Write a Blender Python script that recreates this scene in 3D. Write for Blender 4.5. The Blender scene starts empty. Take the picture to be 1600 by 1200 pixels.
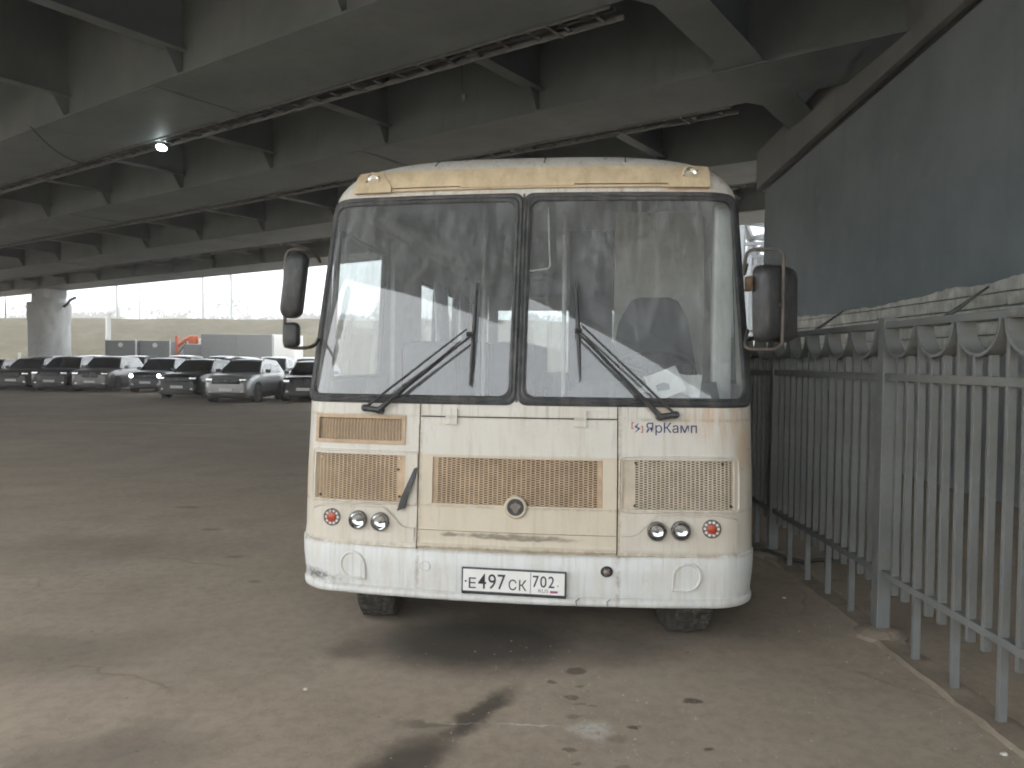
import bpy, bmesh, math, random
from mathutils import Vector, Matrix
import numpy as np
random.seed(7)
SC = bpy.context.scene
COL = SC.collection
rad = math.radians
PI = math.pi

# ------------------------------------------------------------------ camera, sky, sun, exposure
cam_d = bpy.data.cameras.new('camera')
cam = bpy.data.objects.new('camera', cam_d); COL.objects.link(cam)
cam_d.sensor_width = 36.0
cam_d.lens = 36.0 * 1186.0 / 1600.0
cam_d.clip_start = 0.05; cam_d.clip_end = 6000
cam.matrix_world = Matrix.Translation((0, 0, 1.65)) @ Matrix.Rotation(rad(90 - 1.69), 4, 'X') @ Matrix.Rotation(rad(0.5), 4, 'Z')
SC.camera = cam

SUN_EL, SUN_AZ = 50.0, 250.0          # elevation, compass angle (0 = +Y, clockwise): behind the camera, to the left
world = bpy.data.worlds.new('World'); SC.world = world
world.use_nodes = True
wn = world.node_tree.nodes; wl = world.node_tree.links
bg = wn['Background']; bg.inputs['Strength'].default_value = 0.15
sky = wn.new('ShaderNodeTexSky'); sky.sky_type = 'NISHITA'; sky.sun_disc = False
sky.sun_elevation = rad(SUN_EL); sky.sun_rotation = rad(SUN_AZ)
sky.air_density = 1.0; sky.dust_density = 6.0; sky.ozone_density = 1.0; sky.altitude = 100
hs = wn.new('ShaderNodeHueSaturation'); hs.inputs['Saturation'].default_value = 0.28
cloud = wn.new('ShaderNodeMix'); cloud.data_type = 'RGBA'; cloud.inputs[0].default_value = 0.75      # even overcast veil
cloud.inputs[7].default_value = (4.6, 4.85, 5.0, 1)
wl.new(sky.outputs['Color'], hs.inputs['Color']); wl.new(hs.outputs['Color'], cloud.inputs[6]); wl.new(cloud.outputs[2], bg.inputs['Color'])
sun_d = bpy.data.lights.new('sun', 'SUN'); sun_d.energy = 0.5; sun_d.angle = rad(20); sun_d.color = (1.0, 0.96, 0.9)
sun = bpy.data.objects.new('sun', sun_d); COL.objects.link(sun)
_dir = Vector((math.sin(rad(SUN_AZ)) * math.cos(rad(SUN_EL)), math.cos(rad(SUN_AZ)) * math.cos(rad(SUN_EL)), math.sin(rad(SUN_EL))))
sun.rotation_euler = _dir.to_track_quat('Z', 'Y').to_euler()
sun.location = (-20, -40, 60)
SC.view_settings.view_transform = 'Standard'; SC.view_settings.look = 'None'
SC.view_settings.gamma = 1.0; SC.view_settings.exposure = 2.0
SC.view_settings.use_curve_mapping = False
try:
    SC.cycles.use_denoising = True; SC.cycles.filter_width = 1.9
    SC.cycles.max_bounces = 6; SC.cycles.diffuse_bounces = 3; SC.cycles.glossy_bounces = 3
    SC.cycles.use_adaptive_sampling = True; SC.cycles.adaptive_threshold = 0.04; SC.cycles.adaptive_min_samples = 20; SC.cycles.use_light_tree = False; SC.cycles.volume_bounces = 1
    SC.cycles.transparent_max_bounces = 12; SC.cycles.sample_clamp_indirect = 6.0
    SC.cycles.caustics_reflective = False; SC.cycles.caustics_refractive = False
except Exception:
    pass

# ------------------------------------------------------------------ material helpers
MATS = {}
class NT:
    """small wrapper for node trees"""
    def __init__(s, name, rough=0.6, metal=0.0, spec=0.5):
        s.m = bpy.data.materials.new(name); s.m.use_nodes = True
        s.t = s.m.node_tree; s.n = s.t.nodes; s.l = s.t.links
        s.b = s.n['Principled BSDF']; s.out = s.n['Material Output']
        s.b.inputs['Roughness'].default_value = rough
        s.b.inputs['Metallic'].default_value = metal
        s.b.inputs['Specular IOR Level'].default_value = spec
        s.tc = s.n.new('ShaderNodeTexCoord').outputs['Object']
        MATS[name] = s.m
    def val(s, x): return x
    def put(s, inp, v):
        if isinstance(v, bpy.types.NodeSocket): s.l.new(v, inp)
        else:
            if inp.type == 'RGBA' and len(v) == 3: v = (*v, 1)
            inp.default_value = v
    def noise(s, scale=5, detail=4, rough=0.6, stretch=(1, 1, 1), vec=None, dist=0.0, off=(0, 0, 0)):
        mp = s.n.new('ShaderNodeMapping'); mp.inputs['Scale'].default_value = stretch; mp.inputs['Location'].default_value = off
        s.l.new(vec or s.tc, mp.inputs['Vector'])
        n = s.n.new('ShaderNodeTexNoise'); n.inputs['Scale'].default_value = scale
        n.inputs['Detail'].default_value = detail; n.inputs['Roughness'].default_value = rough
        n.inputs['Distortion'].default_value = dist
        s.l.new(mp.outputs[0], n.inputs['Vector'])
        return n.outputs['Fac']
    def ramp(s, v, a, b, lo=0.0, hi=1.0, smooth=True):
        r = s.n.new('ShaderNodeMapRange'); r.interpolation_type = 'SMOOTHSTEP' if smooth else 'LINEAR'
        s.put(r.inputs[0], v)
        if a < b:
            r.inputs[1].default_value = a; r.inputs[2].default_value = b; r.inputs[3].default_value = lo; r.inputs[4].default_value = hi
        else:
            r.inputs[1].default_value = b; r.inputs[2].default_value = a; r.inputs[3].default_value = hi; r.inputs[4].default_value = lo
        return r.outputs[0]
    def math(s, op, a, b=0.0):
        n = s.n.new('ShaderNodeMath'); n.operation = op; s.put(n.inputs[0], a); s.put(n.inputs[1], b)
        return n.outputs[0]
    def mul(s, *a):
        r = a[0]
        for x in a[1:]: r = s.math('MULTIPLY', r, x)
        return r
    def mx(s, a, b): return s.math('MAXIMUM', a, b)
    def mix(s, f, a, b, mode='MIX'):
        n = s.n.new('ShaderNodeMix'); n.data_type = 'RGBA'; n.blend_type = mode
        s.put(n.inputs[0], f); s.put(n.inputs[6], a); s.put(n.inputs[7], b)
        return n.outputs[2]
    def xyz(s, vec=None):
        n = s.n.new('ShaderNodeSeparateXYZ'); s.l.new(vec or s.tc, n.inputs[0]); return n.outputs
    def color(s, c): s.put(s.b.inputs['Base Color'], c)
    def rough(s, c): s.put(s.b.inputs['Roughness'], c)
    def bump(s, h, strength=0.3, dist=0.01):
        n = s.n.new('ShaderNodeBump'); n.inputs['Strength'].default_value = strength; n.inputs['Distance'].default_value = dist
        s.put(n.inputs['Height'], h); s.l.new(n.outputs[0], s.b.inputs['Normal'])
    def ell(s, cx, cy, rx, ry, rot=0, vec=None, soft=0.5, pl='xy', cz=0):
        """soft ellipse mask in object space"""
        mp = s.n.new('ShaderNodeMapping'); mp.vector_type = 'TEXTURE'
        big = 1e4
        if pl == 'xy':
            mp.inputs['Location'].default_value = (cx, cy, 0); mp.inputs['Scale'].default_value = (rx, ry, big)
            mp.inputs['Rotation'].default_value = (0, 0, rot)
        else:
            mp.inputs['Location'].default_value = (cx, 0, cy); mp.inputs['Scale'].default_value = (rx, big, ry)
            mp.inputs['Rotation'].default_value = (0, rot, 0)
        s.l.new(vec or s.tc, mp.inputs['Vector'])
        ln = s.n.new('ShaderNodeVectorMath'); ln.operation = 'LENGTH'; s.l.new(mp.outputs[0], ln.inputs[0])
        return s.ramp(ln.outputs['Value'], 1.0, soft, 0.0, 1.0)
    def warp(s, amount, scale, detail=3):
        n = s.n.new('ShaderNodeTexNoise'); n.inputs['Scale'].default_value = scale; n.inputs['Detail'].default_value = detail
        s.l.new(s.tc, n.inputs['Vector'])
        a = s.n.new('ShaderNodeVectorMath'); a.operation = 'SUBTRACT'; s.l.new(n.outputs['Color'], a.inputs[0]); a.inputs[1].default_value = (.5, .5, .5)
        b = s.n.new('ShaderNodeVectorMath'); b.operation = 'SCALE'; s.l.new(a.outputs[0], b.inputs[0]); b.inputs['Scale'].default_value = amount
        c = s.n.new('ShaderNodeVectorMath'); c.operation = 'ADD'; s.l.new(b.outputs[0], c.inputs[0]); s.l.new(s.tc, c.inputs[1])
        return c.outputs[0]

def plain(name, col, rough=0.6, metal=0.0, var=0.15, scale=6.0, bump=0.0, spec=0.5, dirt=None, dirt_amt=0.0):
    m = NT(name, rough, metal, spec)
    n = m.noise(scale, 3, 0.65)
    c = m.mix(m.ramp(n, .3, .7), tuple(x * (1 - var) for x in col), tuple(min(1, x * (1 + var)) for x in col))
    if dirt:
        d = m.ramp(m.noise(scale * 2.3, 4, .7, (1, 1, .35)), .42, .72)
        c = m.mix(m.mul(d, dirt_amt), c, dirt)
    m.color(c)
    if bump: m.bump(m.noise(scale * 14, 4), bump, 0.01)
    return m.m

def emission(name, col, strength):
    m = NT(name); m.b.inputs['Base Color'].default_value = (*col, 1)
    m.b.inputs['Emission Color'].default_value = (*col, 1); m.b.inputs['Emission Strength'].default_value = strength
    return m.m

def glass(name, tint=(.9, .93, .92), dust=0.08, dust_col=(.55, .55, .52), refl=1.0, streak=True):
    m = NT(name); n, l = m.n, m.l
    n.remove(m.b)
    tr = n.new('ShaderNodeBsdfTransparent'); tr.inputs[0].default_value = (*tint, 1)
    gl = n.new('ShaderNodeBsdfGlossy'); gl.inputs['Roughness'].default_value = 0.015
    fr = n.new('ShaderNodeFresnel'); ge = n.new('ShaderNodeNewGeometry')
    l.new(m.ramp(ge.outputs['Backfacing'], 0, 1, refl, 1.0 / refl, False), fr.inputs['IOR'])    # a single sheet: same reflectance from both sides
    f = m.math('DIVIDE', m.math('MULTIPLY', fr.outputs[0], 2.0), m.math('ADD', fr.outputs[0], 1.0))   # both faces of the pane
    mx = n.new('ShaderNodeMixShader'); l.new(f, mx.inputs[0]); l.new(tr.outputs[0], mx.inputs[1]); l.new(gl.outputs[0], mx.inputs[2])
    df = n.new('ShaderNodeBsdfDiffuse'); df.inputs[0].default_value = (*dust_col, 1)
    if streak:
        a = m.ramp(m.noise(16, 5, .6, (1, 1, .08)), .35, .75, .55, 1.25)
        b = m.ramp(m.noise(2.2, 4, .6), .3, .75, .8, 1.2)
        d = m.mul(a, b, dust)
    else:
        d = m.math('ADD', dust, 0.0)
    mx2 = n.new('ShaderNodeMixShader'); l.new(d, mx2.inputs[0]); l.new(mx.outputs[0], mx2.inputs[1]); l.new(df.outputs[0], mx2.inputs[2])
    l.new(mx2.outputs[0], m.out.inputs[0])
    return m.m

# ------------------------------------------------------------------ mesh helpers
class MB:
    def __init__(s): s.v = []; s.f = []
    def add(s, vs, fs):
        o = len(s.v); s.v += [tuple(v) for v in vs]; s.f += [tuple(i + o for i in f) for f in fs]; return s
    def box(s, x0, x1, y0, y1, z0, z1, M=None, ch=0.0):
        if ch > 0:
            return s.cbox(x0, x1, y0, y1, z0, z1, ch, M)
        vs = [(x, y, z) for z in (z0, z1) for y in (y0, y1) for x in (x0, x1)]
        if M is not None: vs = [M @ Vector(v) for v in vs]
        return s.add(vs, [(0, 2, 3, 1), (4, 5, 7, 6), (0, 1, 5, 4), (2, 6, 7, 3), (0, 4, 6, 2), (1, 3, 7, 5)])
    def cbox(s, x0, x1, y0, y1, z0, z1, c, M=None):
        """box with chamfered edges"""
        bm = bmesh.new()
        bmesh.ops.create_cube(bm, size=1)
        for v in bm.verts:
            v.co = Vector((x0 + (v.co.x + .5) * (x1 - x0), y0 + (v.co.y + .5) * (y1 - y0), z0 + (v.co.z + .5) * (z1 - z0)))
        bmesh.ops.bevel(bm, geom=bm.edges[:], offset=c, segments=2, affect='EDGES', profile=0.6)
        bm.verts.index_update()
        vs = [v.co.copy() for v in bm.verts]; fs = [tuple(v.index for v in f.verts) for f in bm.faces]; bm.free()
        if M is not None: vs = [M @ v for v in vs]
        return s.add(vs, fs)
    def cyl(s, p, q, r0, r1=None, n=12, caps=True):
        r1 = r0 if r1 is None else r1
        p, q = Vector(p), Vector(q); d = (q - p).normalized()
        a = d.orthogonal().normalized(); b = d.cross(a)
        vs = [p + (a * math.cos(2 * PI * i / n) + b * math.sin(2 * PI * i / n)) * r0 for i in range(n)]
        vs += [q + (a * math.cos(2 * PI * i / n) + b * math.sin(2 * PI * i / n)) * r1 for i in range(n)]
        fs = [(i, (i + 1) % n, n + (i + 1) % n, n + i) for i in range(n)]
        if caps: fs += [tuple(range(n - 1, -1, -1)), tuple(range(n, 2 * n))]
        return s.add(vs, fs)
    def hoop(s, pts, r, n=8, m=5):
        P = [Vector(p) for p in pts]; out = []
        for i in range(len(P) - 1):
            a, b, c, d = P[max(i - 1, 0)], P[i], P[i + 1], P[min(i + 2, len(P) - 1)]
            for k in range(m):
                t = k / m; out.append(.5 * ((2 * b) + (c - a) * t + (2 * a - 5 * b + 4 * c - d) * t * t + (3 * b - a - 3 * c + d) * t ** 3))
        return s.tube(out + [P[-1]], r, n)
    def tube(s, pts, r, n=8, closed=False, flat=None):
        pts = [Vector(p) for p in pts]; k = len(pts); rings = []
        prev = None
        for i, p in enumerate(pts):
            t = (pts[(i + 1) % k] - pts[i - 1]) if closed else (pts[min(i + 1, k - 1)] - pts[max(i - 1, 0)])
            t.normalize()
            if prev is None:
                a = t.orthogonal().normalized()
            else:
                a = (prev - t * prev.dot(t)).normalized()
            prev = a; b = t.cross(a)
            rr = r[i] if isinstance(r, (list, tuple)) else r
            rings.append([p + (a * math.cos(2 * PI * j / n) + b * math.sin(2 * PI * j / n)) * rr for j in range(n)])
        vs = [v for ring in rings for v in ring]; fs = []
        for i in range(k if closed else k - 1):
            for j in range(n):
                i2 = (i + 1) % k
                fs.append((i * n + j, i * n + (j + 1) % n, i2 * n + (j + 1) % n, i2 * n + j))
        if not closed:
            fs += [tuple(range(n - 1, -1, -1)), tuple((k - 1) * n + j for j in range(n))]
        return s.add(vs, fs)
    def lathe(s, prof, M=None, n=24, close=True):
        """prof: list of (r, h) revolved about local z"""
        M = M or Matrix(); vs = []; k = len(prof)
        for r, h in prof:
            for j in range(n):
                a = 2 * PI * j / n; vs.append(M @ Vector((r * math.cos(a), r * math.sin(a), h)))
        fs = [(i * n + j, i * n + (j + 1) % n, (i + 1) * n + (j + 1) % n, (i + 1) * n + j) for i in range(k - 1) for j in range(n)]
        if close:
            fs += [tuple(range(n - 1, -1, -1)), tuple((k - 1) * n + j for j in range(n))]
        return s.add(vs, fs)
    def grid(s, P, closed_u=False):
        """P[i][j] points"""
        nu, nv = len(P), len(P[0]); vs = [p for row in P for p in row]
        fs = [(i * nv + j, ((i + 1) % nu) * nv + j, ((i + 1) % nu) * nv + j + 1, i * nv + j + 1)
              for i in range(nu if closed_u else nu - 1) for j in range(nv - 1)]
        return s.add(vs, fs)
    def prism(s, poly, y0, y1, M=None):
        """polygon in xz extruded along y"""
        n = len(poly); vs = [Vector((x, y0, z)) for x, z in poly] + [Vector((x, y1, z)) for x, z in poly]
        if M is not None: vs = [M @ v for v in vs]
        return s.add(vs, [tuple(range(n)), tuple(range(2 * n - 1, n - 1, -1))] + [(i, n + i, n + (i + 1) % n, (i + 1) % n) for i in range(n)])
    def mesh(s, name):
        me = bpy.data.meshes.new(name); me.from_pydata([tuple(v) for v in s.v], [], s.f); me.validate(); 
        bm = bmesh.new(); bm.from_mesh(me); bmesh.ops.recalc_face_normals(bm, faces=bm.faces[:]); bm.to_mesh(me); bm.free()
        return me
    def build(s, name, mat, parent=None, smooth=False, angle=35, label=None):
        me = s.mesh(name); me.materials.append(mat)
        o = bpy.data.objects.new(name, me); COL.objects.link(o)
        if smooth:
            me.shade_smooth()
            try: me.set_sharp_from_angle(angle=rad(angle))
            except Exception: pass
        if parent is not None: o.parent = parent
        if label: o['label'] = label
        return o

def empty(name, loc=(0, 0, 0), rz=0.0):
    o = bpy.data.objects.new(name, None); COL.objects.link(o); o.location = loc; o.rotation_euler = (0, 0, rz)
    o.empty_display_size = 0.2
    return o
def tag(o, label=None, cat=None, group=None, kind=None):
    if label: o['label'] = label
    if cat: o['category'] = cat
    if group: o['group'] = group
    if kind: o['kind'] = kind
    return o
def copy_obj(o, parent=None, loc=None):
    c = o.copy(); COL.objects.link(c); c.parent = parent
    if loc is not None: c.location = loc
    return c
def text_verts(body, size, bold=0.0):
    cu = bpy.data.curves.new('lettering', 'FONT'); cu.body = body; cu.size = size; cu.resolution_u = 3
    cu.offset = bold
    ob = bpy.data.objects.new('lettering', cu); COL.objects.link(ob)
    dg = bpy.context.evaluated_depsgraph_get(); dg.update()
    me = bpy.data.meshes.new_from_object(ob.evaluated_get(dg))
    vs = [tuple(v.co) for v in me.vertices]; fs = [tuple(p.vertices) for p in me.polygons]
    bpy.data.objects.remove(ob); bpy.data.meshes.remove(me); bpy.data.curves.remove(cu)
    return vs, fs

# ------------------------------------------------------------------ materials
def make_ground():
    m = NT('dusty_asphalt', 0.9, 0, 0.25)
    big = m.noise(.35, 5, .6); mid = m.noise(1.6, 6, .65); fine = m.noise(60, 4, .7); grit = m.noise(260, 2, .6)
    c = m.mix(m.ramp(big, .35, .65), (.352, .290, .225), (.42, .352, .280))
    c = m.mix(m.ramp(mid, .42, .68, 0, .45), c, (.265, .218, .170))
    c = m.mix(m.ramp(fine, .35, .75, 0, .45), c, (.46, .40, .33))
    c = m.mix(m.ramp(grit, .55, .80, 0, .5), c, (.075, .07, .065))
    c = m.mix(m.ramp(m.noise(13, 4, .7, off=(2, 6, 0)), .40, .66, 0, .30), c, (.20, .170, .135))
    # tyre tracks and dust streaks running along the parking lane
    tr = m.ramp(m.noise(1.0, 5, .6, (.5, .9, 1), off=(3, 1, 0)), .45, .75, 0, .35)
    c = m.mix(tr, c, (.41, .348, .28))
    w = m.warp(.16, 7.0, 4); w2 = m.warp(.05, 22.0, 3); w3 = m.warp(.5, 2.2, 4)
    vo = m.n.new('ShaderNodeTexVoronoi'); vo.feature = 'DISTANCE_TO_EDGE'; vo.inputs['Scale'].default_value = .42; m.l.new(m.warp(.55, 1.6, 5), vo.inputs['Vector'])
    crack = m.mul(m.ramp(vo.outputs['Distance'], .007, .001, 0, 1), m.ramp(m.noise(.6, 3), .50, .62))
    c = m.mix(m.mul(crack, .30), c, (.09, .078, .064))
    c = m.mix(m.ramp(m.noise(38, 3, .55, off=(5, 5, 0)), .67, .73, 0, .5), c, (.42, .385, .33))
    c = m.mix(m.ramp(m.noise(24, 3, .55, off=(1, 8, 0)), .67, .74, 0, .5), c, (.11, .097, .082))
    # broad damp/oily patch under the bus nose and patches at lower left
    oil = m.mx(m.ell(-.18, 4.42, .95, .60, 0, w, .35), m.mul(m.ell(.45, 4.35, .75, .42, 0, w, .3), .55))
    oil = m.mx(oil, m.mul(m.ell(-.85, 4.30, .28, .22, 0, w, .3), .6))
    c = m.mix(m.mul(oil, .80), c, (.036, .034, .032))
    damp = m.mx(m.ell(-1.75, 3.05, .80, .42, .2, w3, .2), m.mul(m.ell(-2.6, 4.2, .9, .5, 0, w3, .2), .7))
    damp = m.mx(damp, m.mul(m.ell(-3.4, 6.6, 1.6, .7, 0, w3, .2), .6))
    damp = m.mx(damp, m.mul(m.ell(1.3, 5.2, .55, .9, 0, w3, .2), .45))
    c = m.mix(m.mul(damp, .45), c, (.085, .075, .065))
    # long wet streak
    wet = m.mx(m.ell(-.15, 3.50, .10, .46, -.50, w, .35), m.ell(-.46, 3.00, .22, .50, -.55, w, .35))
    wet = m.mx(wet, m.mul(m.ell(-.36, 3.40, .24, .05, 0, w, .2), .6))
    c = m.mix(m.mul(wet, .82), c, (.062, .054, .045))
    # drips
    dr = None
    for (x, y, rx, ry, k) in [(.895, 3.66, .062, .042, 1), (.57, 3.39, .038, .03, .9), (.85, 3.20, .026, .020, .85), (.31, 3.69, .045, .035, .7),
                              (.355, 4.01, .07, .06, .85), (.26, 3.18, .045, .028, .7), (.22, 3.87, .03, .03, .7), (.34, 3.62, .04, .02, .5),
                              (.40, 3.60, .022, .016, .5), (.30, 3.49, .05, .03, .5), (.28, 3.07, .028, .018, .5), (.47, 3.28, .06, .05, .35), (.36, 3.82, .03, .02, .6), (.47, 3.05, .04, .02, .5),
                              (1.02, 4.28, .02, .015, .5), (-1.9, 5.6, .06, .04, .5), (-2.3, 6.3, .09, .05, .5), (-1.5, 6.1, .05, .04, .5), (-2.9, 7.3, .13, .06, .5), (-3.6, 8.4, .18, .08, .5)]:
        e = m.mul(m.ell(x, y, rx, ry, 0, w2, .55), k)
        dr = e if dr is None else m.mx(dr, e)
    c = m.mix(m.mul(dr, .72), c, (.045, .038, .032))
    # white scuff and chalky line
    wh = m.mul(m.ell(.37, 3.365, .125, .125, 0, w, .3), m.ramp(m.noise(26, 5, .75), .30, .55))
    ln = m.mul(m.mx(m.ell(.08, 3.405, .20, .011, -.06, w2, .3), m.mul(m.ell(-.22, 3.41, .16, .008, 0, w2, .2), .6)), .85)
    ln = m.mx(ln, m.mul(m.ell(-9.5, 19.3, 5.2, .09, -.198, w2, .3), .7))
    ln = m.mx(ln, m.mul(m.ell(2.25, 4.62, .28, .16, 0, w, .2), .35))
    c = m.mix(m.mul(m.mx(wh, ln), .80), c, (.58, .57, .53))
    m.color(c)
    m.rough(m.math('SUBTRACT', .93, m.mul(m.mx(oil, wet), .12)))
    m.bump(m.math('ADD', m.mul(m.noise(140, 4, .7), .6), m.mul(mid, .5)), .35, .012)
    return m.m
M_GROUND = make_ground()

def make_bus_paint(name, white, cream):
    m = NT(name, .42, 0, .45)
    x, y, z = m.xyz()
    base = m.mix(m.noise(1.2, 4), white, tuple(c * .96 for c in white))
    zone = m.mul(m.ramp(z, 1.112, 1.122), m.ramp(z, .56, .57, 0, 1)) if cream else 0.0
    if cream:
        zone = m.mul(m.ramp(z, 1.122, 1.112, 0, 1), m.ramp(y, .42, .34, 0, 1), m.ramp(m.math('ABSOLUTE', x), .585, .570, .42, 1.0))
        base = m.mix(zone, base, cream)
    # vertical grime streaks, dust
    st = m.ramp(m.noise(34, 5, .65, (1, .6, .045)), .50, .74)
    st2 = m.ramp(m.noise(11, 5, .7, (1, .5, .12), off=(4, 0, 0)), .46, .72)
    base = m.mix(m.mul(st, .42), base, (.40, .34, .26))
    base = m.mix(m.mul(st2, .36), base, (.47, .41, .31))
    base = m.mix(m.ramp(m.noise(55, 5, .8), .60, .74, 0, .45), base, (.34, .28, .20))
    base = m.mix(m.ramp(m.noise(2.6, 6, .7, off=(1, 3, 2)), .48, .72, 0, .35), base, (.50, .455, .37))
    base = m.mix(m.ramp(m.noise(130, 3, .6, off=(2, 0, 5)), .70, .76, 0, .7), base, (.16, .11, .07))
    w = m.warp(.10, 9, 4)
    # rust weeping from the gasket and its right corner
    rust = m.mul(m.ell(1.12, 1.33, .30, .17, 0, w, .1, 'xz'), m.ramp(m.noise(20, 5, .7, (1, .6, .12)), .36, .62))
    rust = m.mx(rust, m.mul(m.ell(1.26, 1.20, .09, .22, 0, w, .1, 'xz'), .75))
    rust = m.mx(rust, m.mul(m.ell(-1.27, .98, .05, .25, 0, w, .1, 'xz'), .35))
    rust = m.mx(rust, m.mul(m.ell(.80, 1.385, .12, .03, 0, w, .1, 'xz'), .8))
    rust = m.mx(rust, m.mul(m.ell(0, 2.668, 1.3, .022, 0, w, .3, 'xz'), m.ramp(m.noise(24, 5, .7), .5, .7)))
    rust = m.mx(rust, m.mul(m.ell(.95, 2.675, .22, .018, 0, w, .3, 'xz'), .9))
    base = m.mix(m.mul(rust, .62), base, (.50, .285, .115))
    drip = m.mul(m.ramp(m.noise(48, 4, .6, (1, .6, .02), off=(9, 0, 0)), .54, .70), m.ramp(z, 1.22, 1.42, 0, 1), m.ramp(z, 1.45, 1.43, 0, 1))
    drip = m.mx(drip, m.mul(m.ramp(m.noise(40, 4, .6, (1, .6, .02), off=(5, 0, 0)), .54, .70), m.ramp(z, 2.64, 2.70, 0, 1)))
    base = m.mix(m.mul(drip, .45), base, (.25, .20, .14))
    sn = m.ramp(m.noise(17, 5, .75, off=(3, 1, 7)), .36, .62)
    seam = m.mx(m.ramp(m.math('ABSOLUTE', m.math('SUBTRACT', m.math('ABSOLUTE', x), .5675)), .022, .0, 0, 1), m.ramp(m.math('ABSOLUTE', m.math('SUBTRACT', z, 1.3315)), .016, .0, 0, .8))
    seam = m.mx(seam, m.ramp(m.math('ABSOLUTE', m.math('SUBTRACT', z, .592)), .026, .0, 0, 1))
    seam = m.mx(seam, m.ramp(m.math('ABSOLUTE', m.math('SUBTRACT', z, .826)), .014, .0, 0, .7))
    seam = m.mul(seam, m.ramp(y, .55, .45, 0, 1))
    base = m.mix(m.mul(seam, sn, .62), base, (.27, .205, .135))
    # dark smear in the hood crease, scraped bumper corner
    sm = m.mul(m.ell(-.02, .663, .44, .022, .012, m.warp(.03, 20, 4), .5, 'xz'), m.ramp(m.noise(22, 5, .75, (.6, 1, 1.5)), .32, .55, .35, 1))
    sm = m.mx(sm, m.ell(-.38, .668, .08, .016, 0, m.warp(.03, 20, 4), .3, 'xz'))
    base = m.mix(m.mul(sm, .75), base, (.135, .115, .09))
    sc = m.mul(m.ell(-1.20, .395, .26, .045, .1, m.warp(.06, 25, 5), .05, 'xz'), m.ramp(m.noise(38, 6, .8), .38, .55))
    base = m.mix(m.mul(sc, .9), base, (.07, .065, .058))
    low = m.mul(m.ramp(z, .42, .29, 0, 1), m.ramp(m.noise(9, 6, .75, (1, 1, .6)), .36, .7))
    base = m.mix(m.mul(low, .45), base, (.33, .30, .25))
    m.color(base)
    m.rough(m.ramp(m.noise(14, 4), .3, .7, .27, .50))
    m.bump(m.math('ADD', m.mul(m.noise(90, 4), .25), m.mul(m.noise(3.5, 2, .5), 2.0)), .22, .010)
    return m.m
M_PAINT = make_bus_paint('bus_paint', (.635, .615, .56), (.60, .535, .425))
M_BUMPER = make_bus_paint('bumper_paint', (.66, .675, .665), None)
M_TAN = plain('tan_plastic', (.64, .52, .345), .5, var=.10, scale=5, dirt=(.38, .27, .15), dirt_amt=.5)
M_GRILLE = plain('dusty_grille', (.49, .365, .245), .6, var=.12, scale=7, dirt=(.36, .25, .15), dirt_amt=.5)
M_GRILLE_R = plain('pale_grille', (.55, .475, .375), .6, var=.12, scale=7, dirt=(.40, .30, .2), dirt_amt=.4)
M_GRILLE_BACK = plain('radiator_dust', (.11, .066, .036), .8, var=.25, scale=12)
M_RUBBER = plain('gasket_rubber', (.05, .053, .056), .55, var=.3, scale=8, dirt=(.16, .15, .14), dirt_amt=.5)
M_BLACK = plain('black_plastic', (.03, .032, .034), .45, var=.3, scale=9, dirt=(.12, .11, .10), dirt_amt=.4)
M_TYRE = plain('tyre_rubber', (.05, .047, .044), .85, var=.3, scale=14, dirt=(.19, .17, .14), dirt_amt=.8)
M_STEEL = plain('bare_steel', (.22, .20, .18), .5, .6, var=.2, scale=12, dirt=(.2, .13, .08), dirt_amt=.5)
M_CHROME = plain('reflector', (.86, .87, .88), .10, 1.0, var=.08)
M_LENS = glass('lamp_lens', (.96, .98, .98), .02, (.6, .6, .58), 1.32, False)
M_REFL = plain('headlamp_reflector', (.90, .91, .92), .04, 1.0, var=.02)
M_AMBER = plain('red_lens', (.42, .065, .03), .3, var=.15, scale=30)
M_WHITE = plain('white_plastic', (.78, .78, .76), .45, var=.06)
M_GLASS = glass('windscreen_glass', (.88, .92, .92), .27, (.50, .53, .55), 1.74)
M_SIDEGLASS = glass('side_glass', (.86, .90, .90), .05, (.5, .5, .48), 1.52)
M_CARGLASS = glass('car_glass', (.22, .25, .26), .03, (.3, .3, .3), 1.6, False)
M_INNER = plain('interior_trim', (.56, .575, .57), .7, var=.08)
M_PARTITION = plain('partition_board', (.50, .48, .43), .7, var=.08)
M_SEAT = plain('seat_vinyl', (.055, .06, .068), .65, var=.2, scale=10)
M_DASH = plain('dashboard_plastic', (.16, .175, .18), .6, var=.15)
M_PAPER = plain('paper', (.80, .80, .77), .8, var=.03)
M_INK = plain('ink', (.03, .03, .035), .6, var=.05)
M_BLUEINK = plain('blue_lettering', (.025, .03, .12), .5, var=.2, scale=40)
M_REDINK = plain('red_lettering', (.45, .06, .05), .5, var=.15, scale=40)
M_BLUEFLAG = plain('flag_blue', (.05, .09, .38), .5, var=.1)
M_HOOP = plain('worn_tube_paint', (.085, .08, .072), .6, var=.25, scale=14, dirt=(.2, .13, .08), dirt_amt=.5)
M_DARKBODY = plain('underbody', (.028, .027, .026), .85, var=.3)
M_CURTAIN = plain('curtain_cloth', (.46, .50, .53), .9, var=.1)

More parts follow.
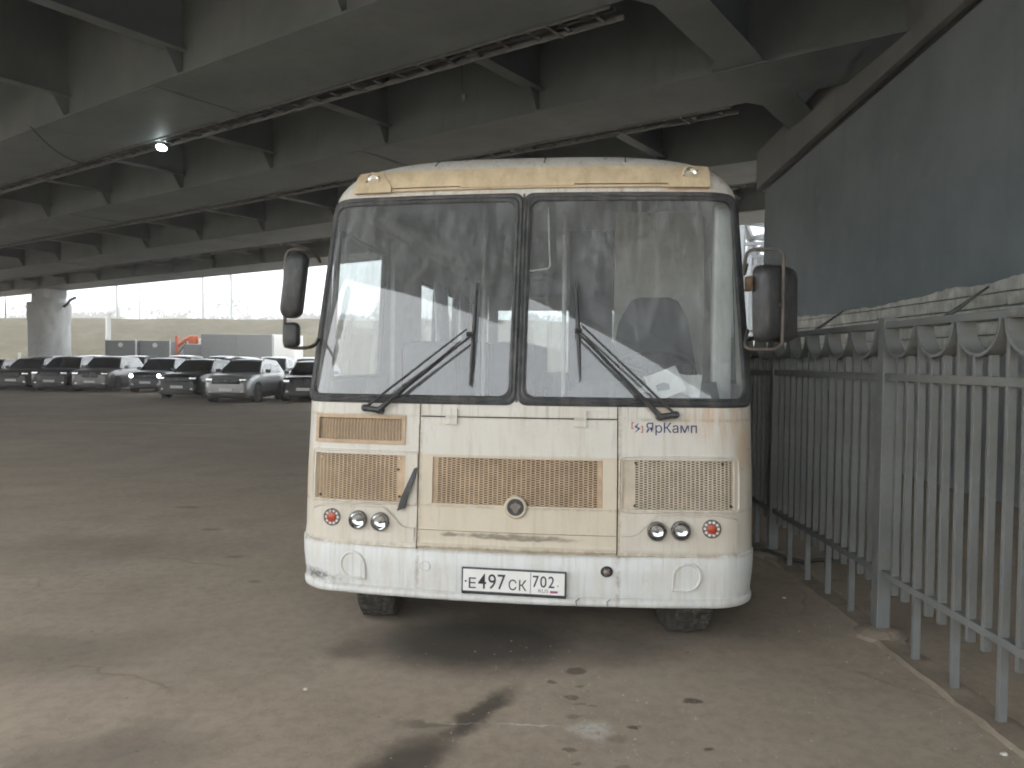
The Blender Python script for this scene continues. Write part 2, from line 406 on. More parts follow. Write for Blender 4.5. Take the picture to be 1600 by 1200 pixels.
def make_steel_bridge():
    m = NT('girder_paint', .62, 0, .35)
    c = m.mix(m.ramp(m.noise(.5, 5, .6), .3, .7), (.135, .160, .172), (.190, .216, .226))
    c = m.mix(m.mul(m.ramp(m.noise(3.0, 6, .7, (1, 1, .25)), .48, .75), .35), c, (.12, .115, .105))
    c = m.mix(m.ramp(m.noise(14, 5, .7), .58, .78, 0, .3), c, (.30, .29, .27))
    m.color(c); m.bump(m.noise(20, 4), .08, .01)
    return m.m
M_GIRDER = make_steel_bridge()
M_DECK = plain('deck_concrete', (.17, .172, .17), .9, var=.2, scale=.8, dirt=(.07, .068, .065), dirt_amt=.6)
M_TRAY = plain('galvanised_tray', (.18, .19, .195), .55, .2, var=.15)
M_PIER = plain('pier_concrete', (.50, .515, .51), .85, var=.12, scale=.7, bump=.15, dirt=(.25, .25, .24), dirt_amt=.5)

def make_wall(name, a, b):
    m = NT(name, .85, 0, .3)
    c = m.mix(m.ramp(m.noise(.45, 6, .65), .32, .68), a, b)
    c = m.mix(m.mul(m.ramp(m.noise(2.6, 6, .7, (1, 1, .06)), .52, .76), .26), c, tuple(x * .6 for x in a))
    c = m.mix(m.ramp(m.noise(1.7, 6, .7, off=(7, 2, 0)), .56, .75, 0, .35), c, tuple(min(1, x * 1.35) for x in b))
    m.color(c); m.bump(m.math('ADD', m.noise(30, 5, .7), m.mul(m.noise(3, 4), .8)), .25, .02)
    return m.m
M_WALL = make_wall('grey_wall_paint', (.185, .216, .230), (.243, .277, .292))
M_WALLLOW = make_wall('lower_wall_render', (.27, .285, .29), (.34, .352, .352))
M_CAP = make_wall('cap_concrete', (.17, .18, .185), (.22, .23, .232))
M_PLINTH = plain('rough_whitewash', (.66, .66, .615), .95, var=.22, scale=3.5, bump=.5, dirt=(.40, .40, .36), dirt_amt=.7)

def make_fence():
    m = NT('fence_paint', .5, 0, .4)
    c = m.mix(m.ramp(m.noise(2.2, 5, .6), .3, .7), (.145, .156, .156), (.192, .202, .198))
    c = m.mix(m.mul(m.ramp(m.noise(7, 6, .75), .42, .70), .65), c, (.155, .135, .11))
    c = m.mix(m.ramp(m.noise(70, 4, .7), .66, .76, 0, .5), c, (.16, .09, .05))
    m.color(c); m.rough(m.ramp(m.noise(9, 4), .3, .7, .42, .7)); m.bump(m.noise(60, 4), .12, .004)
    return m.m
M_FENCE = make_fence()
M_KERB = plain('kerb_concrete', (.24, .198, .152), .95, var=.2, scale=4, bump=.4, dirt=(.20, .165, .13), dirt_amt=.6)
def make_grass():
    m = NT('dry_grass', .95, 0, .1)
    c = m.mix(m.ramp(m.noise(.25, 6, .7), .3, .7), (.080, .069, .046), (.135, .119, .080))
    c = m.mix(m.ramp(m.noise(.9, 6, .8, (1, 1, 2)), .42, .66, 0, .8), c, (.055, .050, .034))
    m.color(c); m.bump(m.noise(2.5, 6, .8), .6, .3)
    return m.m
M_GRASS = make_grass()
M_BARK = plain('bare_twigs', (.115, .11, .105), .95, var=.2)
M_POLE = plain('pole_concrete', (.45, .46, .46), .8, var=.1)
M_TRUSS = plain('truss_paint', (.16, .175, .185), .55, var=.1)
M_ORANGE = plain('orange_paint', (.62, .13, .04), .45, var=.12)
M_BOXGREY = plain('grey_tarpaulin', (.19, .20, .205), .6, var=.1)
M_BOXWHITE = plain('white_panel', (.72, .74, .74), .5, var=.05)
M_LAMP = emission('led_lamp', (.85, 1.0, .97), 30.0)
M_HEADON = emission('lit_headlamp', (1, .98, .92), 9.0)

# ------------------------------------------------------------------ setting: ground, embankment, distance
def build_ground():
    mb = MB()
    def lin(a, b, n): return [a + (b - a) * i / n for i in range(n + 1)]
    xs = [-700, -300] + lin(-60, 30, 30) + [300, 700]
    ys = [-700, -300] + lin(-30, 90, 40) + [350, 700]
    mb.grid([[(x, y, 0.0) for y in ys] for x in xs])
    tag(mb.build('ground', M_GROUND), 'dusty brown asphalt yard with oil drips under the flyover', None, kind='structure')
    mb = MB(); P = []
    for i in range(0, 161):
        x = -420 + i * 4.2
        row = []
        for k, (y, z) in enumerate([(72, -.1), (75, .8), (80, 2.6), (86, 4.7), (92, 6.35), (94, 6.65), (104, 6.65), (112, 3.0), (122, -.1)]):
            row.append((x, y + random.uniform(-.4, .4), z + (random.uniform(-.18, .18) if 0 < k < 8 else 0) + .004 * 0))
        P.append(row)
    mb.grid(P)
    tag(mb.build('embankment', M_GRASS, smooth=True, angle=60), 'railway embankment covered in dry straw-coloured grass', None, kind='structure')
build_ground()

def distant_wood():
    mb = MB(); rnd = random.Random(3)
    for i in range(420):
        x = rnd.uniform(-330, 120); y = rnd.uniform(255, 340); h = rnd.uniform(14, 19) * (1.25 if rnd.random() < .12 else 1)
        w = h * rnd.uniform(.22, .38)
        mb.cyl((x, y, -1), (x, y, h * .55), .28, .12, 4, False)
        for k in range(120):
            a = rnd.uniform(0, 2 * PI); r = w * math.sqrt(rnd.random()); zz = h * (.30 + .70 * rnd.random())
            r *= math.sqrt(max(.05, 1 - ((zz / h - .6) / .45) ** 2))
            px, py = x + r * math.cos(a), y + r * math.sin(a)
            L = rnd.uniform(1.0, 2.4); dx, dy, dz = rnd.uniform(-.5, .5), rnd.uniform(-.5, .5), rnd.uniform(.3, 1)
            s_ = rnd.uniform(.35, .8)
            mb.add([(px - s_, py, zz), (px + s_, py + s_ * .4, zz), (px + dx * L, py + dy * L, zz + dz * L)], [(0, 1, 2)])
    o = mb.build('distant_wood', M_BARK); tag(o, 'far line of bare grey-brown trees beyond the railway embankment', 'wood', kind='stuff')
distant_wood()

def mast(x, y, z0, z1, kind, label):
    t = empty('catenary_mast' if kind != 'lamp' else 'lamp_post', (x, y, z0)); h = z1 - z0
    MB().cyl((0, 0, -.5), (0, 0, h), .19 if kind == 'mast' else .11, .12 if kind == 'mast' else .05, 10).build('pole', M_POLE, t, True)
    if kind == 'mast':
        mb = MB(); mb.tube([(0, 0, h - 1.0), (-2.6, 0, h - .6)], .05, 6); mb.tube([(0, 0, h - 2.6), (-2.6, 0, h - .6)], .04, 6)
        mb.build('bracket_arm', M_POLE, t)
        MB().box(-.18, .18, -.3, -.1, h * .55, h * .55 + .7).build('junction_box', M_POLE, t)
    else:
        mb = MB(); mb.tube([(0, 0, h), (.3, 0, h + .15), (1.1, 0, h + .2)], .04, 6); mb.build('bracket_arm', M_POLE, t)
        MB().cbox(1.0, 1.6, -.12, .12, h + .12, h + .24, .03).build('lamp_head', M_POLE, t)
    tag(t, label, 'pole')
mast(-39.5, 97, 6.6, 16.5, 'mast', 'left of the two tall masts on the embankment top')
mast(-35.9, 97, 6.6, 16.5, 'mast', 'right of the two tall masts on the embankment top, nearer the bus')
mast(-46.6, 95, 6.6, 15.0, 'lamp', 'thin lamp post on the embankment beside the two tall masts')
mast(-51.0, 98, 6.6, 14.5, 'mast', 'third mast on the embankment, between pier and thin lamp post')
def stub():
    t = empty('concrete_post', (-42.0, 79, 1.8)); MB().cyl((0, 0, 0), (0, 0, 4.4), .28, .24, 12).build('post', M_POLE, t, True)
    MB().cyl((0, 0, 4.4), (0, 0, 4.5), .30, .30, 12).build('cap', M_POLE, t, True)
    tag(t, 'short thick pale post standing on the grassy slope', 'post')
stub()
for i, x in enumerate([-51.5, -48.0, -43.2, -39.2]):
    t = empty('marker_post', (x, 74, .3)); MB().cbox(-.09, .09, -.09, .09, 0, 1.75, .02).build('post', M_POLE, t); MB().box(-.12, .12, -.12, .12, 1.75, 1.8).build('cap', M_POLE, t)
    tag(t, ('leftmost thin pale stake at the foot of the grassy embankment', 'thin pale stake at the embankment foot just left of the pier', 'thin pale stake at the embankment foot just right of the pier', 'rightmost thin pale stake at the foot of the grassy embankment')[i], 'post', 'pale stakes at the embankment foot')
def bare_tree():
    rnd = random.Random(11); t = empty('bare_tree', (-66.0, 99, 6.5)); tr = MB(); br = MB()
    tr.cyl((0, 0, 0), (0, 0, 2.2), .12, .08, 8)
    def grow(p, d, L, r, k):
        q = p + d * L; (tr if k > 2 else br).cyl(p, q, r, r * .65, 5, False)
        if k == 0: return
        for _ in range(3):
            dd = (d + Vector((rnd.uniform(-.8, .8), rnd.uniform(-.8, .8), rnd.uniform(-.1, .6)))).normalized()
            grow(q, dd, L * rnd.uniform(.6, .85), r * .62, k - 1)
    grow(Vector((0, 0, 2.0)), Vector((0, 0, 1)), .9, .08, 4)
    tr.build('trunk', M_BARK, t); br.build('crown', M_BARK, t)
    tag(t, 'small lone bare tree on the embankment left of the pier', 'tree')
bare_tree()

# ------------------------------------------------------------------ overpass
DV = Vector((-.818, .575, 0)).normalized(); NV = Vector((DV.y, -DV.x, 0))
GZ, GTOP = 6.5, 8.7
def q(t, c, z=0.0):
    p = DV * t + NV * c; return Vector((p.x, p.y, z))
BM4 = Matrix(((DV.x, NV.x, 0, 0), (DV.y, NV.y, 0, 0), (0, 0, 1, 0), (0, 0, 0, 1)))   # local (t, c, z) -> world
GIRD = [(-4.0, -2.1), (1.7, 3.6), (7.43, 9.27), (12.42, 14.15), (18.25, 20.4), (24.2, 26.5)]
T0, T1, TS = 0.2, 78.0, 4.07
def build_overpass():
    root = empty('overpass', (0, 0, 0))
    tag(root, 'grey steel flyover overhead with box girders, cross beams and dark deck', 'bridge')
    for (a, b) in GIRD:
        mb = MB()
        mb.box(T0, T1, a, b, GZ, GZ + .035, BM4)                      # bottom plate with lips
        mb.box(T0, T1, a + .10, a + .13, GZ + .035, GTOP, BM4)        # webs
        mb.box(T0, T1, b - .13, b - .10, GZ + .035, GTOP, BM4)
        mb.box(T0, T0 + .03, a + .13, b - .13, GZ + .035, GTOP, BM4)
        g = mb.build('girder', M_GIRDER, root)
        # splice plates below, web stiffeners
        for k in range(3):
            tt = 13.3 + k * 14.0
            m2 = MB().box(tt - .22, tt + .22, a + .06, b - .06, GZ - .022, GZ - .001, BM4); m2.build('splice_plate', M_GIRDER, g)
    nb = 17
    for i in range(len(GIRD) - 1):
        c0, c1 = GIRD[i][1] - .10, GIRD[i + 1][0] + .10
        for k in range(nb):
            t = 4.15 + k * TS
            big = k == 0
            hw = .34 if big else .14
            zb = GZ + (.02 if big else .42)
            mb = MB()
            mb.box(t - .012, t + .012, c0, c1, zb + .03, GTOP, BM4)
            mb.box(t - hw, t + hw, c0 + .001, c1 - .001, zb, zb + .03, BM4)
            if not big:                                                # haunch plates at both ends
                for (e, s_) in ((c0, 1), (c1, -1)):
                    pts = [(t - .012, e, zb), (t - .012, e + s_ * .32, zb), (t - .012, e + s_ * .10, GZ + .05), (t - .012, e, GZ + .05),
                           (t + .012, e, zb), (t + .012, e + s_ * .32, zb), (t + .012, e + s_ * .10, GZ + .05), (t + .012, e, GZ + .05)]
                    mb.add([BM4 @ Vector(p) for p in pts], [(0, 1, 2, 3), (7, 6, 5, 4), (0, 4, 5, 1), (1, 5, 6, 2), (2, 6, 7, 3)])
            else:
                for (e, s_) in ((c0, 1), (c1, -1)):                    # curved gussets where it meets the girder flange
                    pts = [(t + hw, e), (t + hw + .55, e), (t + hw + .22, e + s_ * .12), (t + hw, e + s_ * .5)]
                    vs = [BM4 @ Vector((a_, b_, zb + .001)) for a_, b_ in pts] + [BM4 @ Vector((a_, b_, zb + .028)) for a_, b_ in pts]
                    mb.add(vs, [(0, 1, 2, 3), (7, 6, 5, 4), (0, 4, 5, 1), (1, 5, 6, 2), (2, 6, 7, 3)])
            mb.build('cross_beam', M_GIRDER, root)
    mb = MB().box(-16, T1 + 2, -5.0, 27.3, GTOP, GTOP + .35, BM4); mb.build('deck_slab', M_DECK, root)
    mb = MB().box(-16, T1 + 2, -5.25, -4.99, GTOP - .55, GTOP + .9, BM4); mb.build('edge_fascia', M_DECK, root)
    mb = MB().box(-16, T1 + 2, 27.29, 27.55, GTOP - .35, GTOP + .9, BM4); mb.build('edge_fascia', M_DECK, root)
    # conduit sagging under the first girder
    return root
build_overpass()

def pier(t, c, label):
    p = q(t, c); e = empty('bridge_pier', p)
    R = 1.34
    MB().lathe([(R, 0), (R, 4.35)], n=40).build('shaft', M_PIER, e, True)
    MB().lathe([(R + .05, 4.34), (R + .05, 5.55), (R - .25, 5.56), (R - .25, 5.9)], n=40).build('collar', M_PIER, e, True)
    MB().box(-1.0, 1.0, -.75, .75, 5.9, 6.48, Matrix.Rotation(math.atan2(DV.y, DV.x), 4, 'Z')).build('bearing_block', M_PIER, e)
    mb = MB(); mb.tube([(1.4, -.6, 5.25), (1.65, -.6, 5.45), (1.8, -.5, 5.75), (2.1, -.3, 5.95)], .10, 8); mb.build('drain_pipe', M_BLACK, e)
    tag(e, label, 'pier')
pier(58.5, 25.5, 'round pale concrete bridge pier behind the parked cars')

def cable_tray(c, t0, t1, label, rungs):
    e = empty('cable_tray', q(t0, c, GZ - .01)); inv = Matrix.Translation(-q(t0, c, GZ - .01))
    for off in (0.0, .42):
        MB().box(t0, t1, c + off, c + off + .025, GZ - .01, GZ + .06, inv @ BM4).build('side_rail', M_TRAY, e)
    base = MB().box(-.03, .03, .026, .418, -.012, .012, Matrix(((DV.x, NV.x, 0, 0), (DV.y, NV.y, 0, 0), (0, 0, 1, 0), (0, 0, 0, 1)))).mesh('rung')
    base.materials.append(M_TRAY)
    tt = t0 + .3
    while tt < min(t1, rungs):
        o = bpy.data.objects.new('rung', base); COL.objects.link(o); o.parent = e
        o.location = DV * (tt - t0) + Vector((0, 0, .04)); tt += .55
    mb = MB(); mb.tube([q(t0 + i * 2.0, c + .15 + .05 * math.sin(i * 1.7), GZ + .03) - q(t0, c, GZ - .01) for i in range(int((t1 - t0) / 2))], .035, 6)
    mb.build('cable', M_BLACK, e)
    k = t0 + 1.0
    while k < min(t1, rungs + 5):
        m2 = MB().box(k - .010, k + .010, c - .02, c + .44, GZ - .035, GZ - .011, inv @ BM4); m2.box(k - .015, k + .015, c - .03, c - .005, GZ - .05, GZ + .033, inv @ BM4)
        m2.build('hanger', M_TRAY, e); k += TS
    tag(e, label, 'cable tray')
cable_tray(9.34, 5.0, 60, 'cable ladder along the nearest girder edge, running past the lit floodlight', 32)
cable_tray(14.22, 5.0, 70, 'cable ladder along the second girder, just above the bus roof', 44)
cable_tray(20.47, 4.4, 70, 'cable ladder along the third girder, lowest in view', 46)

def floodlight():
    p = q(16.55, 9.62, GZ - .06); e = empty('floodlight', p)
    M = Matrix.Rotation(rad(-24), 4, 'X')
    MB().lathe([(.05, .10), (.10, .08), (.12, .03), (.125, 0), (.112, -.004)], M, 24).build('housing', M_TRAY, e, True)
    MB().lathe([(.111, -.004), (.10, -.016), (.001, -.018)], M, 24).build('lens', M_LAMP, e)
    mb = MB(); mb.tube([(0, 0, .14), (0, 0, .30)], .02, 6); mb.tube([Vector((0, 0, .24)), Vector((0, 0, .24)) - NV * .6 + DV * .2], .02, 6); mb.build('bracket', M_TRAY, e)
    tag(e, 'small bright LED floodlight lit under the girder edge', 'lamp')
floodlight()
def hanging_wire(name, pts, r, label):
    o = MB().tube(pts, r, 6).build(name, M_BLACK); tag(o, label, 'cable')
def sag(p0, p1, s, n=18):
    return [Vector(p0).lerp(Vector(p1), i / n) - Vector((0, 0, s * 4 * (i / n) * (1 - i / n))) for i in range(n + 1)]
hanging_wire('loose_cable', sag(q(17.5, 7.3, GZ - .02), q(19.2, 9.45, GZ - .06), .25), .014, 'loose black cable sagging across the underside of the nearest girder')
hanging_wire('hanging_wire', [q(8.35, 10.3, GZ + .3), q(8.35, 10.31, GZ - .05), q(8.33, 10.32, GZ - .25)], .012, 'short wire hanging from a cross beam above the bus')
def wire_end():
    o = MB().lathe([(.01, .06), (.035, .05), (.045, 0), (.03, -.04)], n=12).build('lamp_holder', M_TRAY, None, True); o.location = q(8.33, 10.32, GZ - .30)
    tag(o, 'small empty lamp holder dangling on a wire above the bus', 'lamp holder')
wire_end()

# ------------------------------------------------------------------ abutment wall on the right
WX = 5.9
def build_wall():
    e = empty('abutment_wall', (WX, 0, 0))
    tag(e, 'tall grey painted abutment wall with rough whitewashed band behind the fence', 'wall')
    Y0, Y1 = -4.0, 17.96
    def zb(y): return 5.76 + (17.96 - y) * .0662
    mb = MB()
    vs = [(0, Y0, 1.86), (0, Y1, 1.86), (0, Y1, zb(Y1)), (0, Y0, zb(Y0)), (3.0, Y0, 1.86), (3.0, Y1, 1.86), (3.0, Y1, zb(Y1)), (3.0, Y0, zb(Y0))]
    fs = [(0, 1, 2, 3), (4, 7, 6, 5), (1, 5, 6, 2), (0, 3, 7, 4), (3, 2, 6, 7)]
    mb.add(vs, fs); mb.build('wall_face', M_WALL, e)
    MB().box(.01, 3.0, Y0, Y1 - .01, -.2, 1.86).build('lower_wall', M_WALLLOW, e)
    mb = MB(); o = .17; h = .86
    vs = [(-o, Y0, zb(Y0)), (-o, Y1 + .1, zb(Y1)), (-o, Y1 + .1, zb(Y1) + h), (-o, Y0, zb(Y0) + h - .1), (3.2, Y0, zb(Y0)), (3.2, Y1 + .1, zb(Y1)), (3.2, Y1 + .1, zb(Y1) + h), (3.2, Y0, zb(Y0) + h - .1)]
    mb.add(vs, [(0, 1, 2, 3), (4, 7, 6, 5), (0, 4, 5, 1), (1, 5, 6, 2), (0, 3, 7, 4), (3, 2, 6, 7)]); mb.build('cap_beam', M_CAP, e)
    MB().box(-.06, .0, Y0, Y1 + .05, 0, .05, Matrix.Translation((0, 0, 0)) @ Matrix(((1, 0, 0, 0), (0, 1, 0, 0), (0, -.0662, 1, 5.76 + 17.96 * .0662 - .05), (0, 0, 0, 1)))).build('cap_shadow_strip', M_BLACK, e)  # black strip stands in for the shadow gap under the cap
    # rough block courses
    rnd = random.Random(5)
    for r in range(4):
        z = 1.86 + r * .17; y = Y0 + rnd.uniform(0, .6)
        while y < Y1:
            L = rnd.uniform(.75, 1.5); y2 = min(y + L, Y1)
            px = .030 + rnd.uniform(0, .008)
            mb = MB(); n = 6
            P = []
            for i in range(n + 1):
                yy = y + .006 + (y2 - y - .012) * i / n
                P.append([(0.0, yy, z + .006), (-px + rnd.uniform(-.004, .004), yy, z + .008 + rnd.uniform(0, .006)), (-px + rnd.uniform(-.004, .004), yy, z + .09), (-px + rnd.uniform(-.006, .006), yy, z + .160 - rnd.uniform(0, .012)), (0.0, yy, z + .164)])
            mb.grid(P)
            for s_ in (0, n): mb.add(P[s_], [(0, 1, 2, 3, 4)])
            mb.build('block', M_PLINTH, e); y = y2
    # ragged upper edge of the whitewash
    mb = MB(); P = []; y = Y0; base = 0
    while y < Y1:
        base = base * .9 + rnd.uniform(-.010, .010)
        zt = 2.60 + max(0, (12.5 - y)) * .030 + base + rnd.uniform(-.012, .012)
        zt = max(zt, 2.57)
        P.append([(0, y, 2.545), (-.032, y, 2.547), (-.030, y, zt - .012), (0, y, zt)]); y += rnd.uniform(.04, .13)
    mb.grid(P); mb.build('ragged_render_edge', M_PLINTH, e)
build_wall()

# ------------------------------------------------------------------ fence
FX = 2.255
def build_fence():
    e = empty('iron_fence', (FX, 4.58, 0))
    tag(e, 'grey painted iron fence with half-ring ornaments along the right side', 'fence')
    PITCH, N = 1.93, 6
    step = .1235
    def mk(mb, name):
        me = mb.mesh(name); me.materials.append(M_FENCE); return me
    def put(me, name, y, rot=(0, 0, 0), x=0):
        o = bpy.data.objects.new(name, me); COL.objects.link(o); o.parent = e; o.location = (x, y, 0); o.rotation_euler = rot; return o
    post = mk(MB().cbox(-.04, .04, -.04, .04, -.05, 1.93, .006), 'post')
    tall = mk(MB().cbox(-.02, .02, -.0125, .0125, .0, 1.862, .003), 'picket')
    arch_hw, arch_d, ztop = step * 1.5 - .012, .175, 1.866
    def arch_z(u): return ztop - arch_d * math.sqrt(max(0, 1 - min(1, abs(u) / arch_hw) ** 2))
    short = mk(MB().cbox(-.02, .02, -.0125, .0125, .30, arch_z(step / 2) - .002, .003), 'picket')
    # half ring bent from flat bar
    mb = MB(); n = 18; P = []
    for i in range(n + 1):
        a = PI * i / n; y1, z1 = arch_hw * math.cos(a), ztop - arch_d * math.sin(a); y2, z2 = (arch_hw - .016) * math.cos(a), ztop - (arch_d - .016) * math.sin(a)
        P.append([(-.045, y1, z1), (.045, y1, z1), (.045, y2, z2), (-.045, y2, z2), (-.045, y1, z1)])
    mb.grid(P); arch = mk(mb, 'half_ring')
    L = PITCH - .084
    top = mk(MB().cbox(-.03, .03, -L / 2, L / 2, 1.866, 1.906, .005), 'top_rail')
    mid = mk(MB().cbox(-.0225, .0225, -L / 2, L / 2, 1.555, 1.60, .004), 'middle_rail')
    bot = mk(MB().cbox(-.0225, .0225, -L / 2, L / 2, .375, .415, .004), 'bottom_rail')
    foot = MB().lathe([(.16, -.01), (.15, .02), (.09, .05), (.055, .06)], n=14).mesh('concrete_foot'); foot.materials.append(M_KERB)
    rnd = random.Random(2)
    for k in range(-2, N):
        yp = k * PITCH
        put(post, 'post', yp, (0, rad(rnd.uniform(-.4, .4)), 0)); f = put(foot, 'concrete_foot', yp); f.rotation_euler = (0, 0, rnd.random() * 6)
        if k == N - 1: break
        yc = yp + PITCH / 2; j = rnd.uniform(-.004, .004)
        put(top, 'top_rail', yc, x=j); put(mid, 'middle_rail', yc, x=j); put(bot, 'bottom_rail', yc, x=j)
        for a in range(5):
            ya = yc + (a - 2) * step * 3
            put(arch, 'half_ring', ya, x=j)
            for s_ in (-.5, .5):
                o = put(short, 'picket', ya + s_ * step, (rad(rnd.uniform(-.3, .3)), 0, 0), j)
            if a < 4: put(tall, 'picket', ya + 1.5 * step, (rad(rnd.uniform(-.3, .3)), 0, 0), j)
    # stay rods from the top rail back to the wall
    for (y0, y1, z1) in ((4.02, 9.45, 2.63), (5.75, 13.6, 2.6)):
        MB().cyl((0, y0 - 4.58, 1.88), (WX - FX, y1 - 4.58, z1), .014, n=8).build('stay_rod', M_FENCE, e)
    # low concrete strip the fence stands in
    mb = MB(); P = []; y = -5.0
    while y < 8.0:
        h = .018 + rnd.uniform(-.008, .010)
        P.append([(-.10 + rnd.uniform(-.015, .01), y, -.01), (-.075 + rnd.uniform(-.01, .01), y, h), (.075, y, h + rnd.uniform(-.006, .006)), (.10, y, -.01)]); y += .11
    mb.grid(P); o = mb.build('footing_strip', M_KERB, e, True)
build_fence()

# ------------------------------------------------------------------ bus
BUS = empty('bus', (.028, 4.2, 0), rad(-7.0))
tag(BUS, 'old dusty white bus with split windscreen parked facing the camera', 'bus')
W0 = 1.335; RC = .22; BOW = .09
PROF = [(.2, .0), (.58, .005), (.60, .03), (1.41, .09), (2.66, .40), (2.95, .52)]
HWP = [(.28, 1.305), (.60, 1.335), (1.0, W0), (1.41, 1.325), (2.66, 1.27), (3.0, 1.22)]
def ip(z, pts): return float(np.interp(z, [p[0] for p in pts], [p[1] for p in pts]))
def SY(s):
    """plan curve of the nose: setback at lateral station s"""
    y = BOW * (s / W0) ** 2; e = abs(s) - (W0 - RC)
    if e > 0: y += RC - math.sqrt(max(0.0, RC * RC - min(e, RC) ** 2))
    return y
def SP(s, z, off=0.0):
    """point of the front surface; off > 0 is proud of it"""
    w = ip(z, HWP)
    p = Vector((s * w / W0, ip(z, PROF) + SY(s), z))
    if off:
        h = .004
        s0, s1 = max(-W0 * .9995, s - h), min(W0 * .9995, s + h)
        du = Vector(((s1 - s0), SY(s1) - SY(s0), 0)); dv = Vector((0, ip(z + h, PROF) - ip(z - h, PROF), 2 * h))
        n = du.cross(dv).normalized()
        if abs(s) > W0 - .002: n = Vector((math.copysign(1, s), -.05, 0)).normalized()
        p = p + n * off
    return p
def frange(a, b, n): return [a + (b - a) * i / n for i in range(n + 1)]
CORNER = [W0 - RC + RC * math.sin(rad(a)) for a in (0, 12, 24, 36, 48, 60, 70, 80, 90)]
def slist(a, b, extra=()):
    """lateral stations between a and b with dense corners"""
    xs = {round(a, 4), round(b, 4)} | {round(x, 4) for x in extra if a <= x <= b}
    for x in frange(-1.08, 1.08, 36): 
        if a < x < b: xs.add(round(x, 4))
    for x in CORNER:
        for s_ in (-x, x):
            if a < s_ < b: xs.add(round(s_, 4))
    out = []
    for x in sorted(xs):
        if out and x - out[-1] < .004 and x not in (round(a, 4), round(b, 4)) and x not in [round(t, 4) for t in extra]: continue
        out.append(x)
    return out
def shell(ss, zs, keep=lambda s, z: True, off=0.0, th=.02, mb=None):
    mb = mb or MB(); ns, nz = len(ss), len(zs)
    o0 = len(mb.v)
    mb.v += [tuple(SP(s, z, off)) for s in ss for z in zs] + [tuple(SP(s, z, off - th)) for s in ss for z in zs]
    N = ns * nz; ed = {}
    def addf(f): mb.f.append(tuple(i + o0 for i in f))
    for i in range(ns - 1):
        for j in range(nz - 1):
            if not keep((ss[i] + ss[i + 1]) / 2, (zs[j] + zs[j + 1]) / 2): continue
            a, b, c, d = i * nz + j, (i + 1) * nz + j, (i + 1) * nz + j + 1, i * nz + j + 1
            addf((a, b, c, d)); addf((N + d, N + c, N + b, N + a))
            for e in ((a, b), (b, c), (c, d), (d, a)):
                k = tuple(sorted(e)); ed[k] = ed.get(k, []) + [e]
    for k, l in ed.items():
        if len(l) == 1:
            a, b = l[0]; addf((b, a, N + a, N + b))
    return mb
def strip(ss, zb, zt, off, th, nz=4):
    mb = MB(); 
    A = []
    for s in ss:
        z0, z1 = zb(s), zt(s); A.append([z0 + (z1 - z0) * k / nz for k in range(nz + 1)])
    o1 = [[SP(s, z, off) for z in A[i]] for i, s in enumerate(ss)]; o2 = [[SP(s, z, off - th) for z in A[i]] for i, s in enumerate(ss)]
    mb.grid(o1); mb.grid(o2)
    for j in (0, nz): mb.grid([[o1[i][j], o2[i][j]] for i in range(len(ss))])
    for i in (0, -1): mb.grid([[o1[i][j], o2[i][j]] for j in range(nz + 1)])
    return mb
def weld(mb):
    """drop loose verts / merge doubles"""
    bm = bmesh.new(); vs = [bm.verts.new(v) for v in mb.v]
    for f in mb.f:
        try: bm.faces.new([vs[i] for i in f])
        except ValueError: pass
    bmesh.ops.delete(bm, geom=[v for v in bm.verts if not v.link_faces], context='VERTS')
    bmesh.ops.remove_doubles(bm, verts=bm.verts[:], dist=.0004)
    bm.verts.index_update()
    r = MB(); r.v = [tuple(v.co) for v in bm.verts]; r.f = [tuple(v.index for v in f.verts) for f in bm.faces]; bm.free(); return r

